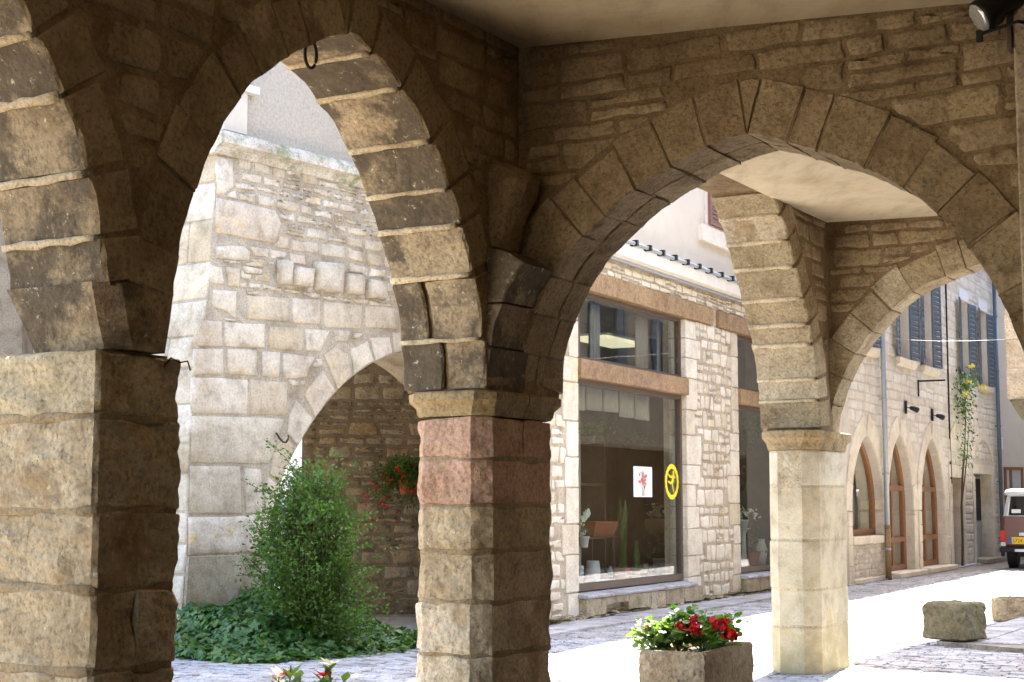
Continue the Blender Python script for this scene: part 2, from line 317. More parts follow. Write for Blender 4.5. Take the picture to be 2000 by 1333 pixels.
# ------------------------------------------------------------------ masonry helpers
def inpoly(p, poly):
    x, y = p; c = False; j = len(poly) - 1
    for i in range(len(poly)):
        xi, yi = poly[i]; xj, yj = poly[j]
        if (yi > y) != (yj > y) and x < (xj - xi) * (y - yi) / (yj - yi) + xi: c = not c
        j = i
    return c
def parea(P): return abs(sum(P[i][0] * P[i - 1][1] - P[i - 1][0] * P[i][1] for i in range(len(P)))) / 2
def rubble(a0, a1, z0, z1, ok, rh, rw, gap=.02, rnd=None, square=3.2, jit=.12, n=9, wave=.03):
    """tightly laid irregular courses: neighbouring stones share wavy beds and leaning joints; outlines kept inside ok(a, z)"""
    rnd = rnd or rng; out = []; z = z0; sd_ = rnd.uniform(0, 99); row = 0
    def bed(k, zz, a): return zz + wave * .9 * mnoise.noise(Vector((a * 1.1, k * 3.7 + sd_, 0))) + wave * .5 * mnoise.noise(Vector((a * 4.2, k * 5.1, sd_)))
    def put_(A0, A1, B0, B1, zb, zt):
        """bottom corners A0, A1; top corners B0, B1; bed functions zb, zt"""
        g = gap * rnd.uniform(.35, .75); rad = min(A1 - A0, zt((B0 + B1) / 2) - zb((A0 + A1) / 2)) * rnd.uniform(.1, .26); P = []
        if A1 - A0 < gap * 2 or B1 - B0 < gap * 2 or rad <= 0: return
        m = max(2, int((A1 - A0) / .09))
        for i in range(m + 1): x = A0 + g + rad * .6 + (A1 - A0 - 2 * g - 1.2 * rad) * i / m; P.append((x, zb(x) + g + rnd.uniform(0, jit * .1)))
        hz = [.22, .5, .8]
        for f in hz: x = A1 + (B1 - A1) * f - g; P.append((x - rnd.uniform(0, jit * .14), zb(x) + (zt(x) - zb(x)) * f))
        for i in range(m + 1): x = B1 - g - rad * .6 - (B1 - B0 - 2 * g - 1.2 * rad) * i / m; P.append((x, zt(x) - g - rnd.uniform(0, jit * .1)))
        for f in hz[::-1]: x = A0 + (B0 - A0) * f + g; P.append((x + rnd.uniform(0, jit * .14), zb(x) + (zt(x) - zb(x)) * f))
        ar = parea(P); ca = sum(p[0] for p in P) / len(P); cz = sum(p[1] for p in P) / len(P)
        if not ok(ca, cz): return
        Q = []
        for p in P:
            k = 1.; q = p
            while not ok(*q) and k > .1: k -= .08; q = (ca + (p[0] - ca) * k, cz + (p[1] - cz) * k)
            Q.append(q)
        if parea(Q) > .3 * ar and parea(Q) > .002: out.append(Q)
    while z < z1:
        h = rnd.uniform(*rh); zn = z + h
        lo = lambda a, z=z, r=row: bed(r, z, a)
        hi = lambda a, z=zn, r=row: bed(r + 1, z, a)
        a = a0 - rnd.uniform(0, rw[1]); sk = rnd.uniform(-.2, .2) * h
        while a < a1:
            wd = rnd.uniform(*rw) * (.7 + .6 * h / rh[1]); s2 = rnd.uniform(-.22, .22) * h; b = a + wd
            if h > rh[0] + (rh[1] - rh[0]) * .45 and rnd.random() < .36:
                f = rnd.uniform(.36, .64); mid = lambda x, f=f, lo=lo, hi=hi: lo(x) + (hi(x) - lo(x)) * f + .012 * mnoise.noise(Vector((x * 5, row, sd_)))
                put_(a, b, a + sk * f, b + s2 * f, lo, mid)
                if wd > .3 and rnd.random() < .6: c = a + wd * rnd.uniform(.35, .65); put_(a + sk * f, c, a + sk, c + .01, mid, hi); put_(c, b + s2 * f, c + .01, b + s2, mid, hi)
                else: put_(a + sk * f, b + s2 * f, a + sk, b + s2, mid, hi)
            else: put_(a, b, a + sk, b + s2, lo, hi)
            a = b; sk = s2
        z = zn; row += 1
    return out
def slabvf(fr, P, relief, rnd, sink=.03, base=0., tilt=.3):
    n = len(P); cx = sum(p[0] for p in P) / n; cz = sum(p[1] for p in P) / n; off = rnd.uniform(0, 50); ta, tz = rnd.uniform(-tilt, tilt), rnd.uniform(-tilt, tilt)
    sa = max(abs(p[0] - cx) for p in P) or 1; sz_ = max(abs(p[1] - cz) for p in P) or 1
    def q(a, z, k, hgt):
        x, y = cx + (a - cx) * k, cz + (z - cz) * k
        d = relief * (hgt + (ta * (x - cx) / sa + tz * (y - cz) / sz_) * .6 * (hgt > .5) + (.9 * tilt * mnoise.noise(Vector((x * 9, y * 9, off))) + .7 * tilt * mnoise.noise(Vector((x * 21, y * 21, off)))) * (1 if hgt > .5 else .4))
        return fr.P(x, base + d, y)
    secs = [[fr.P(a, base - sink, z) for a, z in P], [q(a, z, 1., .2) for a, z in P], [q(a, z, .93, .85) for a, z in P], [q(a, z, .55, 1.05) for a, z in P]]
    V, F = loftvf(secs, caps=False); V.append(q(cx, cz, 1., 1.1)); k = len(V) - 1
    F += [(3 * n + i, 3 * n + (i + 1) % n, k) for i in range(n)]
    return V, F
def lay(fr, polys, name, parent, mat, relief=.02, limit=280, base=0., tilt=.3, stuffname=None):
    """each stone an object of its own; beyond the limit the smallest go into one joined part"""
    rnd = random.Random(len(polys) * 7 + 3); polys = sorted(polys, key=lambda P: -parea(P)); rest = MB(); nrest = 0
    for i, P in enumerate(polys):
        V, F = slabvf(fr, P, relief * rnd.uniform(.7, 1.25), rnd, base=base, tilt=tilt)
        if i < limit: mk(name, V, F, mat, parent, True)
        else: rest.add(V, F); nrest += 1
    if nrest: tag(rest.build(stuffname or 'small_stones', mat, parent, True), kind='stuff')
def pxpoly(fr, pts, d=0.): return [fr.px(x, y, d) for x, y in pts]
def densify(P, k=3, jit=.006, rnd=rng):
    out = []
    for i in range(len(P)):
        (x0, y0), (x1, y1) = P[i], P[(i + 1) % len(P)]
        for j in range(k): f = j / k; out.append((x0 + (x1 - x0) * f + rnd.uniform(-jit, jit), y0 + (y1 - y0) * f + rnd.uniform(-jit, jit)))
    return out
def shrink(P, g):
    n = len(P); cx = sum(p[0] for p in P) / n; cz = sum(p[1] for p in P) / n; out = []
    for x, y in P:
        dx, dy = x - cx, y - cz; l = math.hypot(dx, dy) or 1; out.append((cx + dx * (1 - g / l), cz + dy * (1 - g / l)))
    return out
def resample(P, n):
    P = np.array(P); s = np.r_[0, np.cumsum(np.hypot(*np.diff(P, axis=0).T))]; t = np.linspace(0, s[-1], n)
    return [(float(np.interp(x, s, P[:, 0])), float(np.interp(x, s, P[:, 1]))) for x in t]
def smoothline(P, it=2):
    P = [tuple(p) for p in P]
    for _ in range(it):
        P = [P[0]] + [tuple((P[i - 1][k] + 2 * P[i][k] + P[i + 1][k]) / 4 for k in (0, 1)) for i in range(1, len(P) - 1)] + [P[-1]]
    return P
def offset(P, r):
    out = []
    for i in range(len(P)):
        a, b = P[max(0, i - 1)], P[min(len(P) - 1, i + 1)]; dx, dy = b[0] - a[0], b[1] - a[1]; l = math.hypot(dx, dy) or 1
        out.append((P[i][0] - dy / l * r, P[i][1] + dx / l * r))
    return out
def prism(fr, P, d0, d1, rnd, bev=.012, jit=.004, nd_=3):
    """block through the wall with worn arrises; outline P, from d1 (front) back to d0"""
    secs = []
    for k in range(nd_ + 2):
        if k == 0: d, b = d1, bev
        elif k == nd_ + 1: d, b = d0, bev
        else: d, b = d1 - bev - (d1 - d0 - 2 * bev) * (k - 1) / (nd_ - 1), 0
        Q = shrink(P, b) if b else P
        secs.append([fr.P(a + rnd.uniform(-jit, jit), d + rnd.uniform(-jit, jit), z + rnd.uniform(-jit, jit)) for a, z in Q])
    return loftvf(secs)
def voussoirs(fr, inner, nv, ring, d0, d1, parent, mats, rnd, gap=.016, split=(), name='voussoir', jit=.005, bev=.014, uneven=.18, joint=None, jd=.03, jr=.5, face=None):
    sub = 4; I = resample(inner, nv * sub + 1); rr = ring
    O = offset(I, rr); cuts = [0]
    for i in range(1, nv): cuts.append(int(round((i + rnd.uniform(-uneven, uneven)) * sub)))
    cuts.append(nv * sub)
    if joint:
        for c in cuts[1:-1]:
            tx, tz = I[min(c + 1, len(I) - 1)][0] - I[c - 1][0], I[min(c + 1, len(I) - 1)][1] - I[c - 1][1]; l = math.hypot(tx, tz); tx, tz = tx / l, tz / l; nx, nz = -tz, tx
            V, F = [], []; hw = gap * rnd.uniform(.38, .6); n = 9; secs = []
            for q in range(n):
                d = d0 + (d1 - jd - d0) * q / (n - 1); h_ = hw * rnd.uniform(.7, 1.3); ins = rnd.uniform(-.009, -.001); sh = rnd.uniform(-.004, .004)
                secs.append([fr.P(I[c][0] + tx * (sh + x) + nx * y, d, I[c][1] + tz * (sh + x) + nz * y) for x, y in ((-h_, -ins), (0, -ins * .8), (h_, -ins), (gap * .6, ring * jr), (-gap * .6, ring * jr))])
            mk('mortar_joint', *loftvf(secs), M[joint], parent, True)
    for i in range(nv):
        c0, c1 = cuts[i], cuts[i + 1]
        if c1 <= c0: continue
        k = rnd.uniform(.9, 1.12)
        q = [I[j] for j in range(c0, c1 + 1)] + [tuple(I[j][m] + (O[j][m] - I[j][m]) * k for m in (0, 1)) for j in range(c1, c0 - 1, -1)]
        q = shrink(q, gap / 2 * 1.2)
        off = rnd.uniform(-.006, .006)
        ds = [(d0, d1)]
        if i in split:
            m_ = d0 + (d1 - d0) * rnd.uniform(.38, .62); ds = [(d0, m_ - gap / 2), (m_ + gap / 2, d1)]
        for e0, e1 in ds:
            V, F = prism(fr, [(a, z + off) for a, z in q], e0, e1 + rnd.uniform(-.004, .006), rnd, bev, jit)
            o = mk(name, V, F, mats, parent, False)
            if face is not None and e1 > d1 - .05:      # the face in the dry keeps the plain stone, the weathered underside its crust
                o.data.materials.append(face); o.data.polygons[len(o.data.polygons) - 2].material_index = 1
                for k in range(len(q)): o.data.polygons[k].material_index = 1
def archwall(fr, a0, a1, ztop, zbase, arches, d0, d1, name, mat, parent, step=.14, nz=10, disp=.007, out=.0):
    """wall with openings below the given arch curves (a rising); front d1, back d0"""
    As = set(np.arange(a0, a1, step).round(4)); As.add(a1)
    for c in arches:
        for p in c: As.add(round(p[0], 4))
        As.add(round(c[0][0] - 1e-3, 4)); As.add(round(c[-1][0] + 1e-3, 4))
    As = sorted(x for x in As if a0 <= x <= a1); V = []; F = []
    def zb(a):
        for c in arches:
            if c[0][0] <= a <= c[-1][0]: return float(np.interp(a, [p[0] for p in c], [p[1] for p in c]))
        return zbase(a) if callable(zbase) else zbase
    zt = ztop if callable(ztop) else (lambda a: ztop)
    for a in As:
        b = zb(a)
        for k in range(nz + 1):
            z = b + (zt(a) - b) * k / nz; p = fr.P(a, d1, z); dd = disp * (N3(p, 5) + .6 * N3(p, 14, 3)) if 0 < k < nz else 0
            V.append(fr.P(a, d1 + dd, z))
        V.append(fr.P(a, d0, zt(a))); V.append(fr.P(a, d0, b))
    m = nz + 3
    for i in range(len(As) - 1):
        for k in range(m): F.append((i * m + k, i * m + (k + 1) % m, (i + 1) * m + (k + 1) % m, (i + 1) * m + k))
    F.append(tuple(range(m - 1, -1, -1))); F.append(tuple((len(As) - 1) * m + k for k in range(m)))
    return mk(name, V, F, mat, parent)
def plan_loft(fr, plan, zs, rnd, jit=.006, bev=.014, sub=2, zj=0.):
    """course of a pier: plan outline (a, d), stacked z levels, worn top and bottom arris"""
    P = densify(plan, sub, 0, rnd); secs = []; L = len(zs) - 1; o = rnd.uniform(0, 50)
    for k, z in enumerate(zs):
        Q = shrink(P, bev) if k in (0, L) else P; ed = zj if k in (0, 1, L - 1, L) else zj * .3; row = []
        for a, d in Q:
            p = fr.P(a, d, z); w_ = jit * 1.6 * (mnoise.noise(Vector(p) * 6 + Vector((o, 0, 0))) + .7 * mnoise.noise(Vector(p) * 17))
            m = (sum(q[0] for q in P) / len(P), sum(q[1] for q in P) / len(P)); l = math.hypot(a - m[0], d - m[1]) or 1
            up = ed * mnoise.noise(Vector((p[0] * 7, p[1] * 7, o + (0 if k < 2 else 9)))) if ed else 0
            row.append(fr.P(a + (a - m[0]) / l * w_, d + (d - m[1]) / l * w_, z + up))
        secs.append(row)
    return loftvf(secs)
def chamfer_plan(a0, a1, d0, d1, c):
    return [(a0 + c, d0), (a1 - c, d0), (a1, d0 + c), (a1, d1 - c), (a1 - c, d1), (a0 + c, d1), (a0, d1 - c), (a0, d0 + c)]

# ------------------------------------------------------------------ ground and paving
gm = MB(); gm.add([(-300, -300, -.03), (300, -300, -.03), (300, 300, -.03), (-300, 300, -.03)], [(0, 1, 2, 3)])
tag(gm.build('ground', M['ground']), kind='structure')
street = tag(mk('street', [(*FA.P(a, d, 0)[:2], -.012) for a, d in ((-20, 9), (60, 9), (60, -22), (-20, -22))], [(0, 1, 2, 3)], M['ground']), kind='structure')
def setts():
    rnd = random.Random(5); items = []
    a = -7.
    while a < 34:
        rowd = rnd.uniform(.1, .14) * (1 if a < 14 else 1.5); d = -8.5 + rnd.uniform(0, .2)
        while d < 3.5:
            ln = rnd.uniform(.14, .26); c = FA.P(a + rowd / 2, d + ln / 2, 0); x, y, f = proj(c); sl = FS.loc(c)
            vis = f > 3 and -250 < x < 2300 and y < 1460
            if vis and (sl[1] > .85 or sl[0] < -2.7) and FL.loc(c)[1] > -.2 and not (-9.3 < a < -8.4 and -.75 < d < .1):
                g = .007; h = rnd.uniform(.0, .014); t1, t2 = rnd.uniform(-.004, .004), rnd.uniform(-.004, .004); bv = .012
                q = [(a + g, d + g), (a + rowd - g, d + g), (a + rowd - g, d + ln - g), (a + g, d + ln - g)]
                q = [(x_ + rnd.uniform(-.008, .008), y_ + rnd.uniform(-.008, .008)) for x_, y_ in q]; ca, cc = a + rowd / 2, d + ln / 2
                lo = [FA.P(x_, y_, -.02) for x_, y_ in q]; mid = [FA.P(x_, y_, h - .006) for x_, y_ in q]
                tp = [FA.P(x_ + (bv if x_ < ca else -bv), y_ + (bv if y_ < cc else -bv), h + (t1 if x_ < ca else -t1) + (t2 if y_ < cc else -t2)) for x_, y_ in q]
                V, F = loftvf([lo, mid, tp], caps=False); F.append((8, 9, 10, 11)); items.append((f if (x < 2000 and x > 0 and y < 1333) else f + 100, V, F))
            d += ln
        a += rowd
    items.sort(key=lambda k: k[0]); rest = MB()
    for i, (f, V, F) in enumerate(items):
        if i < 290: mk('paving_sett', V, F, M['sett'], street)
        else: rest.add(V, F)
    tag(rest.build('paving_setts', M['sett'], street), kind='stuff')
setts()
# paved strip along the house fronts: slabs with a thin dark gutter line
def strip():
    rnd = random.Random(8); pv = tag(mk('pavement', [(*FS.P(a, d, 0)[:2], -.004) for a, d in ((-3, 0), (-3, .9), (46, .9), (46, 0))], [(0, 1, 2, 3)], M['ground']), kind='structure')
    a = -2.6
    while a < 34:
        ln = rnd.uniform(.45, .9) * (1 if a < 14 else 1.8); d = -.05
        for wd in (.36, .44):
            q = [(a + .008, d + .008), (a + ln - .008, d + .008), (a + ln - .008, d + wd - .008), (a + .008, d + wd - .008)]; h = rnd.uniform(.022, .034)
            V, F = loftvf([[FS.P(x, y, -.01) for x, y in q], [FS.P(x, y, h - .008) for x, y in q], [FS.P(x, y, h) for x, y in shrink(q, .01)]], caps=False); F.append((8, 9, 10, 11))
            mk('paving_slab', V, F, M['sett'], pv); d += wd
        a += ln
strip()

# ------------------------------------------------------------------ the arcade the camera stands under
ARC = thing('arcade_building', FA.P(-6, 0, 0), 'old limestone arcade with pointed arches on square piers and a plastered ceiling', 'arcade')
rnd = random.Random(21)
TA = .6
# arch curves traced on the inner face of the arcade wall (a = metres along the wall, z = height)
A2L = [FA.px(*p) for p in [(336, 585), (349, 495), (367, 410), (381, 374), (406, 302), (428, 259), (457, 205), (489, 167), (525, 138), (556, 115), (620, 85), (676, 69)]]
A2R = [FA.px(*p) for p in [(676, 69), (718, 97), (750, 131), (777, 167), (813, 221), (840, 275), (870, 360), (895, 440), (915, 520), (930, 580), (938, 660), (943, 762)]]
A2L = smoothline(resample(A2L, 24)); A2R = smoothline(resample(A2R, 24))
A1R = smoothline(resample([(-10.53, 4.16), (-10.2, 4.03), (-9.95, 3.88)] + [FA.px(*p) for p in [(29, 0), (68, 74), (113, 173), (142, 252), (163, 320), (186, 446), (199, 557)]], 24))
A1L = [(-21.06 - a, z) for a, z in reversed(A1R)]
A3R = smoothline(resample([FA.px(*p) for p in [(1506, 376), (1528, 435), (1542, 493), (1555, 543), (1569, 597), (1582, 660), (1591, 714), (1596, 763), (1600, 838)]], 20))
A3 = [(-4.98 - (a - .15), z) for a, z in reversed(A3R)] + A3R
unseen_arches = [[(a + k, z) for a, z in A1L[:-1] + A1R] for k in (-3.15, -6.3)]  # unseen repeat arches, added to let street light into the arcade
arches = unseen_arches + [A1L[:-1] + A1R, A2L[:-1] + A2R, A3]
mo = .05
def widen(c): return [(a, z) for a, z in offset(c, mo)]
def mono(c):
    out = []
    for p in c:
        if not out or p[0] > out[-1][0] + 1e-4: out.append(p)
    return out
wallA = archwall(FA, -19., .55, 4.75, lambda a: 2.56 if -9.5 < a < -8.5 else 2.3, [mono(widen(c)) for c in arches], -TA + .01, 0, 'arcade_wall', M['arcmortar'], ARC)
RING = .30
def ringpoly(L, r=RING):
    O = offset(L, r); return [(L[0][0], 0)] + O + [(L[-1][0], 0)]
excl = [ringpoly(A1L[:-1] + A1R), ringpoly(A2L[:-1] + A2R), ringpoly(A3)]
def okA(a, z):
    if z > 4.62 or z < 2.62: return False
    if not (-9.95 < a < -5.58 or -1.2 < a < .44): return False
    if -6.0 < a < -5.5 and z < 3.72: return False
    return not any(inpoly((a, z), e) for e in excl)
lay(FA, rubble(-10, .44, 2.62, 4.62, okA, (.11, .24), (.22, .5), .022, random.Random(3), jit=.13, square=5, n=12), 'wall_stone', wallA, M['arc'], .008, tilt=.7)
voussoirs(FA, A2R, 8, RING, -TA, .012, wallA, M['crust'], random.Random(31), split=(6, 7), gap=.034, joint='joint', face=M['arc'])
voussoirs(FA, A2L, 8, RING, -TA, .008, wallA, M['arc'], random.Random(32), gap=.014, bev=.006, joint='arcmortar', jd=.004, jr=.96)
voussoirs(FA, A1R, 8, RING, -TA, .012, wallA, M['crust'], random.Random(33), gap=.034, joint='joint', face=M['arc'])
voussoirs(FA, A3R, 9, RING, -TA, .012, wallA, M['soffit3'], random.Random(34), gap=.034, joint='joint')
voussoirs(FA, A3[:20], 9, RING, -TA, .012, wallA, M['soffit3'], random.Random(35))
# springer above the left pier
for (z0, z1), (b0, b1) in zip(((2.285, 2.575),), (((-9.09, -8.79, -.50), (-9.185, -8.74, -.6)),)):
    V, F = loftvf([[FA.P(a, d, z) for a, d in densify([(b[0], b[2]), (b[1], b[2]), (b[1], .012), (b[0] + .1, .012), (b[0], -.06)], 2, .006, rnd)] for z, b in ((z0, b0), ((z0 + z1) / 2, tuple((x + y) / 2 for x, y in zip(b0, b1))), (z1, b1))])
    mk('springer_stone', V, F, M['crust'] if z0 < 2.4 else M['pier'], wallA)
# a pale repair patch of lime mortar smeared over some soffit joints
def pier(name, courses, plan, core, mats, label=None, capital=None, jit=.011, bev=.006, splits={}, zj=.018):
    cz0, cz1 = courses[0], courses[-1]
    c = mk(name, *plan_loft(FA, core, [cz0 - .02, (cz0 + cz1) / 2, cz1], rnd, .0, .0, 1), M['piermortar' if zj else 'joint'], ARC)
    if label: c['label'] = label
    if zj:
        for z in courses[1:-1]: mk('mortar_joint', *plan_loft(FA, shrink(plan, .004), [z - .024, z - .01, z + .01, z + .024], rnd, .004, .004, 5), M['piermortar'], c, True)
    for i in range(len(courses) - 1):
        z0, z1 = courses[i] + .011, courses[i + 1] - .011; n = 9
        m = mats[min(i, len(mats) - 1)]
        p = plan
        off = rnd.uniform(-.008, .008)
        p = [(a + off, d + off * .5) for a, d in p]
        if i in splits:
            am = splits[i]
            for q in ([(min(a, am - .008), d) for a, d in p], [(max(a, am + .008), d) for a, d in p]):
                q2 = []
                for v in q:
                    if not q2 or math.hypot(v[0] - q2[-1][0], v[1] - q2[-1][1]) > 1e-3: q2.append(v)
                mk('pier_block', *plan_loft(FA, q2, [z0, z0 + .01] + [z0 + (z1 - z0) * k / n for k in range(1, n)] + [z1 - .01, z1], rnd, jit, bev, 4, zj), M[m], c)
        else:
            mk('pier_block', *plan_loft(FA, p, [z0, z0 + .01] + [z0 + (z1 - z0) * k / n for k in range(1, n)] + [z1 - .01, z1], rnd, jit, bev, 7, zj), M[m], c)
    return c
def zpx(a, ys, fr=FA, x=None): return [fr.px(x, y)[1] for y in ys]
# left pier: rough, no capital
y1 = [0, .52, .88, 1.23, 1.57, 1.98, 2.28]
def rect(a0, a1, d0, d1, c=.02): return chamfer_plan(a0, a1, d0, d1, c)
p1 = pier('pier', y1, rect(-9.19, -8.66, -.72, .0), rect(-9.15, -8.7, -.68, -.04), ['pier'] * 6, jit=.017, bev=.007, splits={2: -8.93})
pier2 = pier('pier', [0, .33, .68, 1.0, 1.31, 1.59, 1.88, 2.14], rect(-5.97, -5.04, -.55, .0, .1), rect(-5.93, -5.08, -.51, -.04, .1), ['pier', 'pier', 'pier', 'pier', 'pier', 'pink', 'pink'], splits={6: -5.5})
pier3 = pier('pier', [0, .45, .80, 1.26, 1.77, 2.11], rect(-.02, 1.02, -.5, .0, .13), rect(-.016, 1.016, -.496, -.004, .13), ['pale'], jit=.001, bev=.003, zj=0., label='smooth pale chamfered pier with a moss stain')
def capital(par, a0, a1, d0, d1, c, z0, z1, out, mat):
    n = 3; am = (a0 + a1) / 2
    for k, (s0, s1) in enumerate(((a0, am - .006), (am + .006, a1))):
        def pl(o):
            q = chamfer_plan(a0 - o, a1 + o, d0 - o, d1 + o, c)
            return [((min(a, am - .006) if k == 0 else max(a, am + .006)), d) for a, d in q]
        prof = ((z0, 0.), (z0 + .02, .012), (z0 + (z1 - z0) * .35, out * .35), (z0 + (z1 - z0) * .62, out), (z1 - .012, out), (z1, out - .015))
        mk('capital', *loftvf([[FA.P(a + rnd.uniform(-.003, .003), d + rnd.uniform(-.003, .003), z) for a, d in densify(pl(o), 2, .0, rnd)] for z, o in prof]), mat, par)
capital(pier2, -5.97, -5.04, -.55, 0, .1, 2.145, 2.3, .05, M['cap'])
capital(pier3, -.02, 1.02, -.5, 0, .13, 2.115, 2.3, .05, M['cap'])
# piers added out of view to the left, carrying the arches that let light in
for k in (-12.35, -15.5): pier('pier', [0, 1.15, 2.28], rect(k, k + .5, -.66, 0), rect(k + .02, k + .48, -.64, -.02), ['pier'])

# ---- cross wall B over the camera bay
SB0, SB1 = -5.97, -5.56
FB = cross(SB1); FB0 = cross(SB0)
ABn = [FB.px(*p) for p in [(1105, 500), (1161, 442), (1225, 379), (1281, 347), (1337, 311), (1394, 283), (1460, 264), (1494, 268), (1550, 287), (1625, 306), (1700, 334), (1756, 362), (1805, 397), (1842, 431), (1884, 476), (1924, 533), (1951, 575), (1984, 653), (2000, 710)]]
AB = [(0.0, 2.3), (.02, 2.5), (.1, 2.72), (.2, 2.95)] + ABn + [(3.17, 2.3)]
ki = max(range(len(AB)), key=lambda i: AB[i][1])
ABL = smoothline(resample(AB[:ki + 1], 30), 3); ABR = smoothline(resample(AB[ki:], 30), 3)
wallB = archwall(FB, -.3, 7.2, lambda a: 4.72, 2.3, [mono(widen(ABL[:-1] + ABR))], -.52, 0, 'cross_wall', M['arcmortar'], ARC)
mk('cross_wall_pier', *boxvf(FB, 3.17, 7.2, -.52, 0, 0, 2.3), M['arcmortar'], ARC)
voussoirs(FB, ABL, 9, .34, -.53, .012, wallB, M['arc'], random.Random(41), split=range(0, 9), gap=.014, bev=.007, joint='arcmortar', jd=.004, jr=.96)
voussoirs(FB, ABR, 9, .34, -.53, .012, wallB, M['arc'], random.Random(42), split=range(0, 9), gap=.014, bev=.007, joint='arcmortar', jd=.004, jr=.96)
exB = ringpoly(ABL[:-1] + ABR, .35)
def ceilz(w_): return 4.565 - .065 * w_
lay(FB, rubble(0.0, 3.6, 2.5, 4.6, lambda a, z: a > .03 and z < ceilz(a) - .01 and not inpoly((a, z), exB), (.085, .2), (.2, .55), .01, random.Random(9), jit=.14, square=6, n=14), 'wall_stone', wallB, M['arc'], .009, tilt=.7)
def crown(fr, L, Rr, ring, d0, d1, parent):
    a, b = offset(L, ring)[-1], offset(Rr, ring)[0]; ap = L[-1]
    P = [(ap[0], ap[1] + .012), (b[0] - .012, b[1] - .004), ((a[0] + b[0]) / 2, max(a[1], b[1]) + .012), (a[0] + .012, a[1] - .004)]
    if b[0] - a[0] > .06: mk('keystone', *prism(fr, densify(P, 2, .003, rnd), d0, d1, rnd, .006, .003), M['arc'], parent)
crown(FB, ABL, ABR, .34, -.53, .012, wallB); crown(FA, A2L, A2R, RING, -TA, .008, wallA)
# thicker springer of the cross arch, with its weathered sloping top
spc = [(.0, 2.3), (.025, 2.5), (.06, 2.69), (.16, 2.93), (.262, 3.07)]
def spw(z): return float(np.interp(z, [p[1] for p in spc], [p[0] for p in spc]))
for (z0, z1), m in zip(((2.305, 2.56), (2.57, 2.83), (2.84, 3.2)), ('crust', 'crust', 'crust')):
    zs = [z0 + (z1 - z0) * k / 4 for k in range(5)] if z1 < 3.1 else [2.84, 2.93, 3.0, 3.07]
    P = [(-.02, z0)] + [(spw(z) + .004, z) for z in zs] + ([(-.02, z1)] if z1 < 3.1 else [(.13, 3.16), (-.02, 3.2)])
    mk('springer_stone', *prism(FB0, P, -.47, 0.0, rnd, .012, .004), M[m], wallB)
# carved corbel in the corner
cs = []
for z, pr, hw in ((3.2, .06, .13), (3.3, .1, .15), (3.42, .13, .16), (3.52, .19, .17), (3.62, .22, .17), (3.69, .17, .16), (3.73, .06, .12)):
    cs.append([FA.P(-5.77 + a * hw + rnd.uniform(-.014, .014), d * pr + rnd.uniform(-.014, .014), z + rnd.uniform(-.012, .012)) for a, d in ((-1, -.2), (-1.05, .2), (-1, .6), (-.75, .9), (-.35, 1.), (0, 1.05), (.4, 1.), (.75, .9), (1, .6), (1, -.2))])
mk('corbel', *loftvf(cs), M['arc'], ARC)

# ---- cross wall C behind the pale pier
SC1 = .5
FC = cross(SC1)
AC = [FC.px(*p) for p in [(1622, 800), (1630, 788), (1639, 758), (1655, 722), (1681, 677), (1729, 620), (1780, 572), (1834, 546), (1909, 519)]]
AC = [(-.02, 2.3), (-.02, 2.45)] + AC[1:] + [(1.62, 3.85)]
ACL = smoothline(resample(AC, 26), 2); ACR = [(3.24 - a, z) for a, z in reversed(ACL)]
wallC = archwall(FC, -.35, 7.2, 4.6, 2.3, [mono(widen(ACL[:-1] + ACR))], -.3, 0, 'cross_wall', M['arcmortar'], ARC)
mk('cross_wall_pier', *boxvf(FC, 3.26, 7.2, -.3, 0, 0, 2.3), M['arcmortar'], ARC)
voussoirs(FC, ACL, 9, .3, -.31, .012, wallC, M['soffit3'], random.Random(51), gap=.014, bev=.006, joint='arcmortar', jd=.004, jr=.96)
voussoirs(FC, ACR, 9, .3, -.31, .012, wallC, M['soffit3'], random.Random(52), gap=.014, bev=.006, joint='arcmortar', jd=.004, jr=.96)
exC = ringpoly(ACL[:-1] + ACR, .31)
lay(FC, rubble(0.0, 3.0, 2.4, 4.4, lambda a, z: a > .02 and z < 4.34 - .035 * a and not inpoly((a, z), exC), (.09, .2), (.2, .5), .01, random.Random(19), jit=.14, square=6, n=14), 'wall_stone', wallC, M['arc'], .009, tilt=.7)
# ceilings (slightly sagging plaster)
def ceiling(s0, s1, w1, zf):
    n, m_ = 14, 10; V = []; F = []
    for i in range(n + 1):
        for j in range(m_ + 1):
            a, d = s0 + (s1 - s0) * i / n, -.02 + (w1 + .02) * j / m_; V.append(FA.P(a, d, zf(d) + .006 * N3((a * .9, d * .9, 0))))
    for i in range(n):
        for j in range(m_): k = i * (m_ + 1) + j; F.append((k, k + 1, k + m_ + 2, k + m_ + 1))
    k = len(V); V += [FA.P(a, d, 4.74) for a, d in ((s0, -.02), (s1, -.02), (s1, w1), (s0, w1))]; F.append((k, k + 1, k + 2, k + 3))
    return mk('ceiling', V, F, M['plaster'], ARC, True)
ceiling(-19, SB1 + .005, 7.2, ceilz)
ceiling(-5.05, SC1 + .005, 7.2, lambda d: 4.37 - .035 * d)
